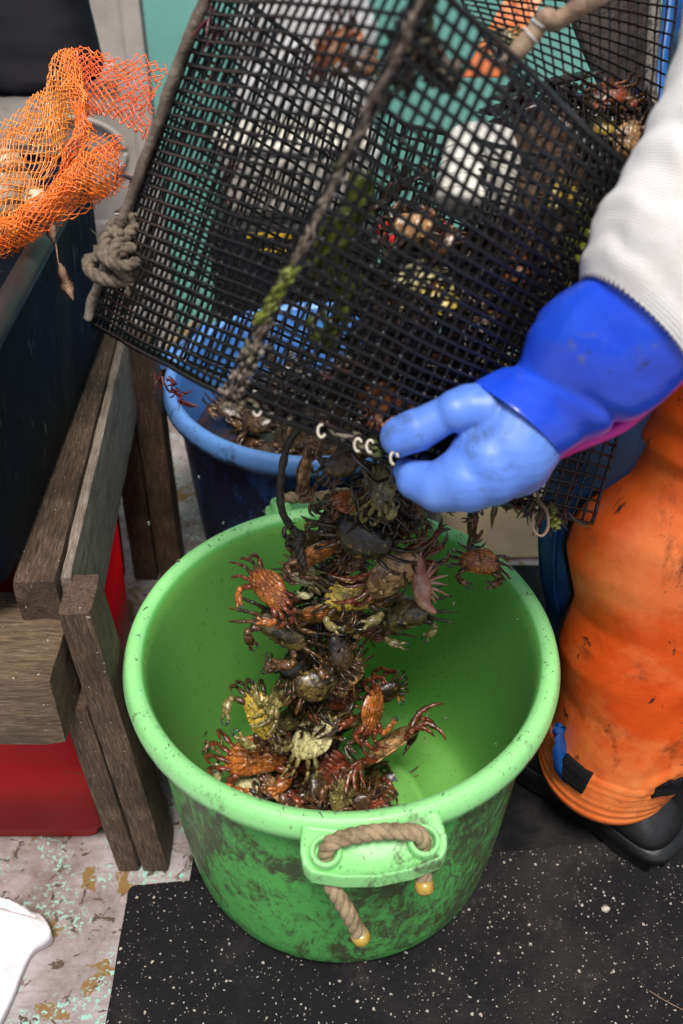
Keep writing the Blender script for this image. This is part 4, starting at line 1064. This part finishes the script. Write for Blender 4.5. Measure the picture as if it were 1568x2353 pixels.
# ------------------------------------------------------------------ crabs
def cm(n, *a, **k): M['crab_' + n] = m_crab('crab_' + n, *a, **k)
cm('black', (.035, .022, .012), (.008, .006, .005), (.20, .11, .02))
cm('dark', (.085, .045, .02), (.015, .010, .007), (.16, .10, .03))
cm('brown', (.15, .065, .024), (.035, .017, .009), (.30, .15, .06))
cm('orange', (.52, .16, .030), (.20, .055, .015), (.62, .32, .12))
cm('red', (.22, .045, .016), (.055, .018, .009), (.36, .13, .06))
cm('tan', (.52, .29, .12), (.12, .055, .02), (.74, .52, .30))
cm('yellow', (.62, .42, .055), (.16, .12, .03), (.70, .56, .22), lo=.5, hi=.66)
cm('pale', (.55, .50, .24), (.36, .29, .09), (.66, .62, .40), lo=.45, hi=.7)
cm('olive', (.27, .22, .07), (.10, .075, .028), (.38, .33, .13))
cm('mottle', (.16, .11, .035), (.018, .013, .009), (.36, .25, .05), s1=95)
SCH = {  # shell, belly, limbs, claws
    'black': ('black', 'dark', 'dark', 'brown'), 'dark': ('dark', 'brown', 'dark', 'brown'), 'brown': ('brown', 'tan', 'brown', 'brown'),
    'orange': ('brown', 'orange', 'red', 'orange'), 'red': ('dark', 'red', 'brown', 'red'), 'tan': ('tan', 'tan', 'red', 'brown'),
    'yellow': ('mottle', 'yellow', 'dark', 'olive'), 'pale': ('olive', 'pale', 'olive', 'pale'), 'olive': ('mottle', 'olive', 'olive', 'olive'),
    'mottle': ('mottle', 'olive', 'brown', 'brown'), 'amber': ('tan', 'orange', 'brown', 'brown')}
def crab_mesh(mb, seed, curl, S):
    rr = random.Random(seed)
    NA = 44
    def outline(a):
        c_, s_ = math.cos(a), math.sin(a)
        if s_ >= 0:
            x = .5 * c_; y = .27 * s_ ** .8 + .04
            d = math.degrees(a); dd = min(d, 180 - d)
            if 6 < dd < 62: k = .022 * abs(math.sin((dd - 6) / 11.2 * PI)) ; x *= 1 + k * 1.6; y *= 1 + k * 2
            if dd > 74: y += .015 * math.cos((dd - 90) / 16 * PI * 2)
        else:
            x = .5 * c_ * (1 - .30 * abs(s_) ** 1.4); y = .04 - .40 * abs(s_) ** .9
        return x, y
    top = []; k0 = rr.random() * 50
    mb.mat(0)
    for s in (1, .96, .86, .7, .52, .32, .12):
        row = []
        for i in range(NA):
            x, y = outline(2 * PI * i / NA); x *= s; y = y * s - .0 
            z = .155 * (1 - s ** 2.6) ** .62
            z += .022 * nz((x * 7, y * 7, k0), 1) * (1 - s ** 4) + .012 * nz((x * 18, y * 18, k0), 1)
            row.append(Vector((x, y, z)) * S)
        top.append(row)
    o = len(mb.v); mb.rings(top, caps=False)
    mb.add([Vector((0, 0, .17)) * S] + top[-1], [[0, i + 1, (i + 1) % NA + 1] for i in range(NA)])
    mb.mat(1); bot = []
    for s in (1, .95, .84, .66, .44, .2):
        row = []
        for i in range(NA):
            a = 2 * PI * i / NA; x, y = outline(a); x *= s; y *= s
            z = -.125 * (1 - s ** 2.4) ** .6 + .012 * math.cos(a * 16) * (s if s < .95 else 0) * (1 - s) * 4
            row.append(Vector((x, y, z)) * S)
        bot.append(row)
    mb.rings([r[::-1] for r in bot], caps=False)
    mb.add([Vector((0, 0, -.128)) * S] + bot[-1], [[0, (i + 1) % NA + 1, i + 1] for i in range(NA)])
    for k in range(6):       # abdominal flap segments
        t = k / 5; mb.ball(Vector((0, lerp(-.33, .02, t), lerp(-.085, -.128, min(1, t * 2)))) * S, Vector((lerp(.15, .035, t), .045, .022)) * S, 10, 5)
    for sx in (-1, 1):       # mouth parts, eyes, sternum plates
        mb.ball(Vector((sx * .045, .20, -.075)) * S, Vector((.04, .075, .035)) * S, 8, 5)
        for k in range(4): 
            q = Vector((sx * .22, .10 - k * .10, -.098)); mb.ball(q * S, Vector((.105, .042, .022)) * S, 8, 5, rot=Matrix.Rotation(sx * (-.35 + k * .22) * -1, 3, 'Z'))
    mb.mat(3)
    for sx in (-1, 1): mb.ball(Vector((sx * .12, .30, .03)) * S, .026 * S, 6, 4)
    def bend(d, axis, ang): return Matrix.Rotation(ang, 3, axis) @ d
    bias = {-1: rr.uniform(-.7, .35), 1: rr.uniform(-.7, .35)}
    for sx in (-1, 1):
        for k in range(4):
            mb.mat(2)
            y0 = .13 - k * .115; base = Vector((sx * (.40 - .035 * k), y0, -.055))
            fan = (.40 - k * .26) + bias[sx] + rr.uniform(-.1, .1)
            d = Vector((sx * math.cos(fan), math.sin(fan), .25 + rr.uniform(-.2, .35))).normalized()
            ax = d.cross(Vector((0, 0, 1))).normalized()
            ln = (.86 if k in (1, 2) else .75) * rr.uniform(.9, 1.1)
            c = curl * 1.2 + rr.uniform(-.15, .35)
            pts = [base, base + d * .10 * ln]; d1 = d
            p = pts[-1]; p = p + d1 * .27 * ln; pts.append(p)
            d1 = bend(d1, ax, -.55 * c * 1.4); p = p + d1 * .13 * ln; pts.append(p)
            d1 = bend(d1, ax, -.5 * c * 1.4); p = p + d1 * .21 * ln; pts.append(p)
            d1 = bend(d1, ax, -.45 * c); q = p + d1 * .12 * ln; d1 = bend(d1, ax, -.25); q2 = q + d1 * .13 * ln
            fine = []; rad = []
            seg = [(pts[0], pts[1], .05, .062), (pts[1], pts[2], .074, .058), (pts[2], pts[3], .05, .06), (pts[3], pts[4], .056, .038)]
            for (a, b, ra, rb_) in seg:
                fine += [a.lerp(b, .04), a.lerp(b, .3), a.lerp(b, .7), a.lerp(b, .97)]; rad += [ra * .72, ra * 1.02, lerp(ra, rb_, .8), rb_ * .72]
            fine += [p.lerp(q, .1), q, q2]; rad += [.038, .027, .004]
            mb.tube([f * S for f in fine], [r * S for r in rad], 7, flat=.62, nrm=ax)
        # claw
        big = 1.0 if (sx > 0) == (rr.random() < .5) else .85
        base = Vector((sx * .30, .20, -.06)); fan = rr.uniform(.3, .8)
        d = Vector((sx * math.cos(fan), math.sin(fan), -.05)).normalized()
        p1 = base + d * .22; d2 = Vector((sx * rr.uniform(-.1, .6), 1, -.25)).normalized(); p2 = p1 + d2 * .14
        inw = rr.uniform(.7, 1.6); d3 = Vector((-sx * inw, rr.uniform(.1, .7), -.3 - rr.uniform(0, .4))).normalized(); p3 = p2 + d3 * .30 * big
        mb.mat(2); mb.tube([f * S for f in (base, base.lerp(p1, .3), base.lerp(p1, .8), p1)], [.045 * S, .062 * S, .07 * S, .05 * S], 9)
        mb.mat(4); mb.ball((p1 + d2 * .08) * S, Vector((.075, .08, .07)) * S, 10, 7)
        mb.tube([f * S for f in (p2 - d3 * .02, p2 + d3 * .05, p2 + d3 * .14 * big, p2 + d3 * .22 * big, p3)], [x * big * S for x in (.045, .085, .105, .095, .062)], 12, flat=.68, nrm=Vector((0, 0, 1)))
        sn = d3.cross(Vector((0, 0, 1))).normalized(); op = rr.uniform(.15, .5)
        for (sg, rad0) in ((1, .046), (-1, .040)):
            a = p3 + sn * sg * .032 * big - d3 * .02; b = a + d3 * .11 * big + sn * sg * (.03 + .03 * op); c_ = b + d3 * .11 * big - sn * sg * .045
            pts = smooth_path([a, b, c_], 3); n = len(pts)
            mb.mat(4); mb.tube([f * S for f in pts[:n // 2 + 1]], [lerp(rad0, rad0 * .72, i / (n // 2)) * big * S for i in range(n // 2 + 1)], 8)
            mb.mat(3); mb.tube([f * S for f in pts[n // 2:]], [lerp(rad0 * .74, .006, (i / (n - 1 - n // 2))) * big * S for i in range(n - n // 2)], 8)
M['claw_tip'] = m_basic('dark_claw_tip', (.03, .035, .035), (.10, .11, .10), 200, .5, .7, .2, .1, coat=.4)
crab_n = [0]
def crab(x, y, d, size, scheme, view, roll, label, curl=.8, tilt=0, yaw=0, group=None, pos=None, S=None):
    crab_n[0] += 1; sd0 = crab_n[0] * 17 + 3
    loc = P(x, y, d) if pos is None else Vector(pos)
    S = px(size, d) if S is None else S
    mb = MB(); crab_mesh(mb, sd0, curl, S)
    sc_ = SCH[scheme]; mats = [M['crab_' + sc_[0]], M['crab_' + sc_[1]], M['crab_' + sc_[2]], M['claw_tip'], M['crab_' + sc_[3]]]
    o = mb.build('shore_crab', mats)
    base = {'back': 0, 'belly': PI, 'front': -PI / 2, 'rear': PI / 2}[view]
    rot = CAMR @ Matrix.Rotation(R(roll), 3, 'Z') @ Matrix.Rotation(base + R(tilt), 3, 'X') @ Matrix.Rotation(R(yaw), 3, 'Y')
    mw = rot.to_4x4(); mw.translation = loc; o.matrix_world = mw
    tag(o, label, 'crab', group); return o
G1 = 'shore crabs tumbling into the green tub'
def dd(y): return 0.955 + (y - 1050) * .00056
T = [  # x, y, size, scheme, view, roll, label, tilt, yaw, curl, depth offset
 (699,1083,72,'brown','front',80,'rusty brown crab seen edge on, hanging before the blue tub rim',-20,0,1.0,0),
 (790,1062,80,'dark','back',20,'muddy dark crab just under the mesh rim left of the thumb',30,10,1.0,0),
 (877,1112,96,'olive','belly',75,'olive green crab tucked against the curled glove fingers',-25,0,.9,-.01),
 (797,1150,66,'amber','belly',185,'orange and brown striped crab hanging straight below the olive one',10,20,1.0,0),
 (935,1165,84,'dark','belly',300,'brown crab directly under the lowest glove finger',20,10,.9,.03),
 (835,1236,112,'black','back',-25,'near black crab with arching claws over the back rim of the tub',15,0,.5,-.02),
 (912,1212,80,'olive','belly',20,'olive brown crab right of the near black one, legs bunched',40,0,1.2,.03),
 (727,1272,92,'amber','front',30,'narrow orange crab turned edge on, left of the near black crab',-25,0,1.0,0),
 (722,1240,56,'olive','belly',160,'small olive crab behind the narrow orange one',0,30,1.0,.03),
 (618,1352,92,'orange','belly',-35,'bright orange crab farthest left in the falling stream',20,20,.8,0),
 (694,1318,66,'pale','belly',-20,'pale olive belly crab touching the farthest left orange one',0,15,1.1,.02),
 (807,1366,98,'yellow','belly',5,'yellow bellied crab high in the middle of the stream',5,0,1.1,-.01),
 (803,1290,58,'brown','belly',180,'small brown crab right above the yellow bellied one',0,0,1.1,.02),
 (906,1318,122,'tan','back',-140,'large tan crab with a white shine on its back',-35,10,.5,-.02),
 (972,1272,66,'dark','front',50,'dark crab with trailing legs above the pink worm',0,0,.4,.01),
 (925,1410,96,'yellow','back',-165,'black and yellow crab with one pale orange claw',10,25,.4,0),
 (866,1440,72,'red','belly',190,'red crab with long legs dangling at the right of the stream',-10,0,.2,.02),
 (735,1410,88,'amber','front',15,'glossy brown and tan crab in the middle left of the stream',-30,10,.9,-.015),
 (653,1440,106,'mottle','back',150,'dark mottled crab with brown claws, middle left of the stream',15,-15,.5,0),
 (708,1452,62,'red','belly',200,'pinkish crab squeezed right of the dark mottled one',10,0,1.0,.02),
 (822,1438,62,'yellow','belly',170,'small yellow olive crab hidden behind the dangling red legs',0,0,1.0,.03),
 (783,1492,84,'dark','back',100,'dark brown crab at the narrow waist of the stream',20,0,.9,0),
 (680,1520,76,'black','back',60,'black wet crab at the left of the narrow waist',0,20,.6,.01),
 (803,1538,72,'brown','belly',250,'brown crab with a fan of striped legs at right of the waist',10,10,1.1,.01),
 (722,1572,92,'mottle','back',10,'round grey mottled crab with its back to the camera, mid tub',10,0,1.0,-.02),
 (767,1600,78,'red','belly',-10,'red orange crab with straight legs behind the round mottled one',0,-10,.5,.02),
 (648,1586,88,'olive','front',-120,'dark olive crab with a long hooked claw, mid tub left',-30,0,.5,0),
 (599,1640,94,'yellow','belly',-70,'large yellow bellied crab at left above the orange one',15,0,1.0,0),
 (669,1652,64,'olive','belly',20,'olive crab between the two pale bellied ones',10,0,1.1,.02),
 (793,1622,74,'black','front',-120,'black crab right of the stream beside the upright orange crab',-20,0,.5,.02),
 (884,1590,60,'black','back',20,'small black crab behind the legs of the upright orange crab',20,0,.8,.02),
 (856,1628,88,'orange','front',80,'upright light orange crab falling alone at the right',-40,0,.8,-.01),
 (828,1670,62,'yellow','front',60,'dark yellow crab touching the upright orange crab from below',-10,0,.8,0),
 (719,1688,102,'pale','belly',-120,'pale yellow bellied crab with fanned legs, centre of the lower stream',15,0,.7,-.015),
 (892,1712,108,'tan','front',35,'thin tan crab turned edge on with legs trailing at both ends',-8,0,.4,-.01),
 (585,1738,112,'orange','belly',10,'big bright orange bellied crab on top of the heap at left',5,0,1.1,0),
 (580,1796,102,'pale','belly',-140,'pale greenish bellied crab lying just below the big orange one',10,10,.8,.0),
 (748,1765,118,'red','belly',-35,'big red and black bellied crab sprawled on top of the heap',10,0,.7,0),
 (690,1835,84,'red','belly',0,'dark red crab with closed claws low in the heap centre',30,0,1.1,.02),
 (440,1706,46,'dark','belly',40,'lone small dark crab clinging to the left inner wall of the tub',0,0,.9,.06),
 (872,1832,86,'red','rear',-80,'red brown crab with bunched legs at the right end of the heap',-10,0,1.2,.02),
 (908,1790,52,'black','back',160,'small black crab alone on the tub floor by the drain spot',15,0,.3,.06),
 (924,1868,78,'amber','belly',5,'amber crab half hidden by the front rim right of the heap',40,0,1.1,.0),
 (1103,1290,76,'amber','belly',-10,'round orange brown crab over the right back rim of the tub',10,0,1.1,.05),
 (1086,1195,68,'dark','front',85,'dark red crab under the heel of the glove',-10,0,.9,.05),
 (1068,1155,50,'dark','back',160,'small dark crab half hidden under the palm of the glove',0,0,.9,.05),
 (757,1700,60,'black','back',70,'black crab squeezed behind the pale bellied one at the stream foot',0,0,.8,.03),
 (668,1700,64,'dark','back',-60,'dark crab in the gap above the heap, left of centre',0,0,.8,.03),
 (760,1335,54,'dark','back',-60,'small dark crab left of the yellow bellied one',0,0,.8,.03),
 (690,1375,62,'dark','rear',20,'dark crab with thin raised legs above the glossy brown one',0,0,.5,.03),
 (745,1520,60,'brown','belly',120,'brown crab wedged in the middle of the narrow waist',0,0,.9,.02),
 (790,1440,60,'dark','belly',60,'dark crab pressed against the small yellow olive one',0,0,.9,.03),
 (870,1190,70,'dark','front',80,'dark crab behind the near black one under the glove',0,0,.9,.04),
 (760,1195,58,'dark','belly',40,'small dark crab at the upper left of the near black one',0,0,.9,.03),
]
for (x, y, s, sch, vw, rl, lab, ti, ya, cu, do) in T:
    crab(x, y, dd(y) + do, s * 1.28, sch, vw, rl, lab, cu, ti, ya, G1)
rs_ = random.Random(23)
for i in range(15):
    y = rs_.uniform(1130, 1700); x = 800 - (y - 1130) * .15 + rs_.gauss(0, 36)
    crab(x, y, dd(y) + rs_.uniform(.02, .06), rs_.uniform(70, 90), rs_.choice(['black', 'dark', 'dark', 'brown', 'mottle']), rs_.choice(['back', 'belly', 'front', 'rear']), rs_.uniform(0, 360), 'dark wet crab deep inside the falling stream, mostly covered by others', rs_.uniform(.8, 1.3), rs_.uniform(-30, 30), rs_.uniform(-30, 30), 'dark crabs deep in the falling stream')
# heap on the tub floor
heap = []
rh = random.Random(11)
for i in range(40):
    a = rh.uniform(0, 2 * PI); q = rh.random() ** .6
    X = -.045 + .10 * q * math.cos(a); Y = -.035 + .10 * q * math.sin(a); Zh = .045 + .085 * (1 - q) * rh.random() + .02 * rh.random()
    heap.append((X, Y, Zh))
for i, (X, Y, Zh) in enumerate(heap):
    sch = rh.choice(['black', 'dark', 'black', 'dark', 'brown', 'red', 'mottle'])
    crab(0, 0, 1.38, 0, sch, rh.choice(['back', 'belly', 'front', 'rear']), rh.uniform(0, 360), 'dark wet crab buried in the heap on the tub floor', rh.uniform(.6, 1.2), rh.uniform(-30, 30), rh.uniform(-30, 30), 'dark crabs heaped on the floor of the green tub', pos=(X, Y, Zh), S=rh.uniform(.045, .062))
# crabs inside the trap
TT = [(760,112,96,'orange','belly',60,.78,'orange crab near the top left inside the trap'), (835,150,70,'brown','back',10,.80,'brown crab right of the orange one near the trap top'),
 (852,888,72,'orange','belly',20,.92,'bright orange crab low inside the trap above the glove tip'), (872,935,62,'orange','belly',60,.90,'second bright orange crab just above the thumb tip'),
 (962,808,84,'orange','front',10,.95,'orange crab seen edge on inside the trap above the glove'), (955,640,110,'pale','belly',30,1.0,'yellow pale crab with bent legs mid trap below the red can'),
 (1010,690,96,'yellow','belly',-40,1.0,'yellow crab right of the pale one mid trap'), (950,520,86,'amber','back',0,.96,'amber crab left of the white float'),
 (1110,830,80,'olive','belly',30,.97,'olive crab inside the trap above the glove cuff'), (1185,620,84,'amber','belly',100,.97,'amber crab below the sponge lump'),
 (1400,215,84,'red','belly',10,.98,'red brown crab at the upper right below the fuzzy flap'), (1440,320,84,'brown','belly',70,.98,'brown crab beside the sleeve at the upper right'),
 (1385,290,64,'yellow','belly',-20,1.0,'yellowish crab left of the red brown one at the upper right'), (1285,300,66,'brown','back',40,.99,'brown crab in the middle of the upper mesh lid'),
 (1290,440,66,'yellow','belly',10,.98,'yellow crab in the mesh right of the sponge lump'), (1200,900,66,'dark','belly',10,.95,'dark crab behind the glove wrist in the trap'),
 (1050,960,70,'brown','belly',200,.95,'brown crab behind the thumb in the trap'), (1020,560,60,'brown','back',30,.98,'small brown crab under the white float'),
 (780,880,70,'dark','belly',60,.93,'dark crab at the lower left corner inside the trap'), (760,960,74,'dark','back',10,.92,'dark crab by the lower rim inside the trap'),
 (1120,740,76,'dark','belly',140,.98,'dark crab in the centre of the lower trap'), (1010,880,70,'dark','back',200,.95,'dark crab behind the mesh just above the thumb'),
 (930,130,60,'brown','belly',20,.84,'brown crab by the near edge high in the trap'), (1150,90,60,'olive','belly',0,.92,'olive crab beside the orange strap'),
 (950,960,60,'brown','back',80,.93,'brown crab close above the knuckle of the thumb')]
for (x, y, s, sch, vw, rl, d, lab) in TT:
    crab(x, y, d - .065, s * 1.12, sch, vw, rl, lab, .9, rh.uniform(-20, 20), rh.uniform(-20, 20), 'shore crabs still inside the wire trap')
# dark catch in the blue tub
mb = MB()
rs = []
for i in range(13):
    t = i / 12; rr_ = .205 * t + .0005
    rs.append([Vector((-.04 + rr_ * math.cos(a), .60 + rr_ * math.sin(a), .275 + .030 * (1 - t * t) + .012 * nz((math.cos(a) * rr_ * 40, math.sin(a) * rr_ * 40, 3), 1) + .006 * nz((math.cos(a) * rr_ * 140, math.sin(a) * rr_ * 140, 3), 1))) for a in [2 * PI * k / 90 for k in range(90)]])
mb.rings(rs, caps=False); o = mb.build('seaweed', M['weedb'], loc=(-.04, .6, .27)); tag(o, 'dark wet weed and mud filling the blue tub', 'seaweed', kind='stuff')
for i in range(34):
    a = rh.uniform(0, 2 * PI); q = rh.random() ** .5 * .17
    pos = (-.04 + q * math.cos(a), .60 + q * math.sin(a), .315 + rh.uniform(-.008, .012))
    crab(0, 0, 1.5, 0, rh.choice(['black', 'black', 'dark']), rh.choice(['back', 'belly', 'front']), rh.uniform(0, 360), 'black wet crab among the dark catch in the blue tub', rh.uniform(.3, 1), rh.uniform(-40, 40), rh.uniform(-30, 30), 'black crabs in the blue tub', pos=pos, S=rh.uniform(.045, .06))
# wet weed strands hanging in the stream
weed('brown_seaweed', [P(830, 1060, .96), P(850, 1130, 1.0), P(860, 1200, 1.05), P(900, 1170, 1.04), P(930, 1130, 1.02)], 110, .020, .024, M['weedb'], 'wet dark weed streaming from the trap mouth under the glove', .0022)
weed('brown_seaweed', [P(740, 1340, 1.15), P(720, 1420, 1.19), P(740, 1500, 1.23), P(700, 1560, 1.25), P(720, 1640, 1.28), P(700, 1720, 1.34)], 190, .020, .022, M['weedb'], 'dark weed tangled through the middle of the falling crabs', .0022)
# pink worm
wp = MB(); c = P(968, 1345, 1.08)
wp.tube(smooth_path([P(978, 1230, 1.08), P(962, 1290, 1.08), c, P(975, 1385, 1.08), P(1000, 1408, 1.08)], 6), [.002 + .009 * math.exp(-((i - 13) / 7) ** 2) for i in range(25)], 10)
for k in range(14):
    a = rnd(-1.2, 1.6); L_ = rnd(.012, .032); d = RT * math.cos(a) * L_ + UP * math.sin(a) * L_
    wp.tube([c, c + d * .5 + UP * .002, c + d + UP * rnd(-.003, .003)], [.003, .002, .0007], 6)
o = wp.build('sea_anemone', M['starf'], loc=c); tag(o, 'pinkish spiky sea creature falling at the right of the stream', 'sea creature')
rf = random.Random(31)
for i in range(16):
    a = rf.uniform(0, 2 * PI); q = rf.random() ** .5 * .17; X, Y = q * math.cos(a), q * math.sin(a)
    m = MB(); c = Vector((X, Y, .0295)); d = Vector((rf.uniform(-1, 1), rf.uniform(-1, 1), 0)) * rf.uniform(.004, .014)
    m.tube([c, c + d * .5 + Vector((0, 0, .001)), c + d], [.0006, .0010, .0003], 5); o = m.build('weed_shred', M['weedb'], loc=c); tag(o, 'small dark weed shred lying on the floor of the green tub', 'seaweed', 'weed shreds on the tub floor')
for i in range(26):
    a = rf.uniform(0, 2 * PI); rr0 = .25 - .016; c = Vector((rr0 * math.cos(a), rr0 * math.sin(a), .3935)); d = Vector((rf.uniform(-1, 1), rf.uniform(-1, 1), 0)) * rf.uniform(.003, .009)
    m = MB(); m.tube([c, c + d * .5 + Vector((0, 0, .0006)), c + d + Vector((0, 0, -.001))], [.0003, .0006, .0002], 5); o = m.build('weed_shred', M['weedb'], loc=c); tag(o, 'tiny dark weed shred stuck on the rim of the green tub', 'seaweed', 'weed shreds on the tub rim')
# bits of grit on the mat and weed shreds on the tub rim
for (x, y, r_, lab) in ((1390, 2088, .0055, 'largest pale pebble on the speckled mat, below the boot'), (1145, 2190, .0022, 'tiny white chip on the mat right of the green tub'), (1160, 2060, .0016, 'clear droplet chip beside the tub wall'), (820, 2300, .0022, 'pale chip on the mat under the green tub')):
    m = MB(); m.ball(PZ(x, y, .0135), (r_, r_ * .8, r_ * .6), 10, 6, nse=.5, ns=2); o = m.build('pebble', M['grit'], loc=PZ(x, y, .0125)); tag(o, lab, 'pebble')
m = MB(); q = smooth_path([PZ(1490, 2275, .014), PZ(1530, 2300, .016), PZ(1590, 2330, .014)], 4); m.tube(q, .0006, 4); o = m.build('straw', M['stick'], loc=q[0]); tag(o, 'thin dry straw lying on the mat at the right edge', 'straw')
rd = random.Random(5)
for i in range(26):
    x, y = rd.uniform(330, 1200), rd.uniform(1050, 1750)
    m = MB(); c = P(x, y, rd.uniform(.95, 1.1)); r_ = rd.uniform(.0007, .0017); m.ball(c, (r_, r_, r_ * 1.3), 8, 6); o = m.build('water_drop', M['water'], loc=c); tag(o, 'tiny splashed water drop in the air over the green tub', 'water drop', 'water drops in the air')
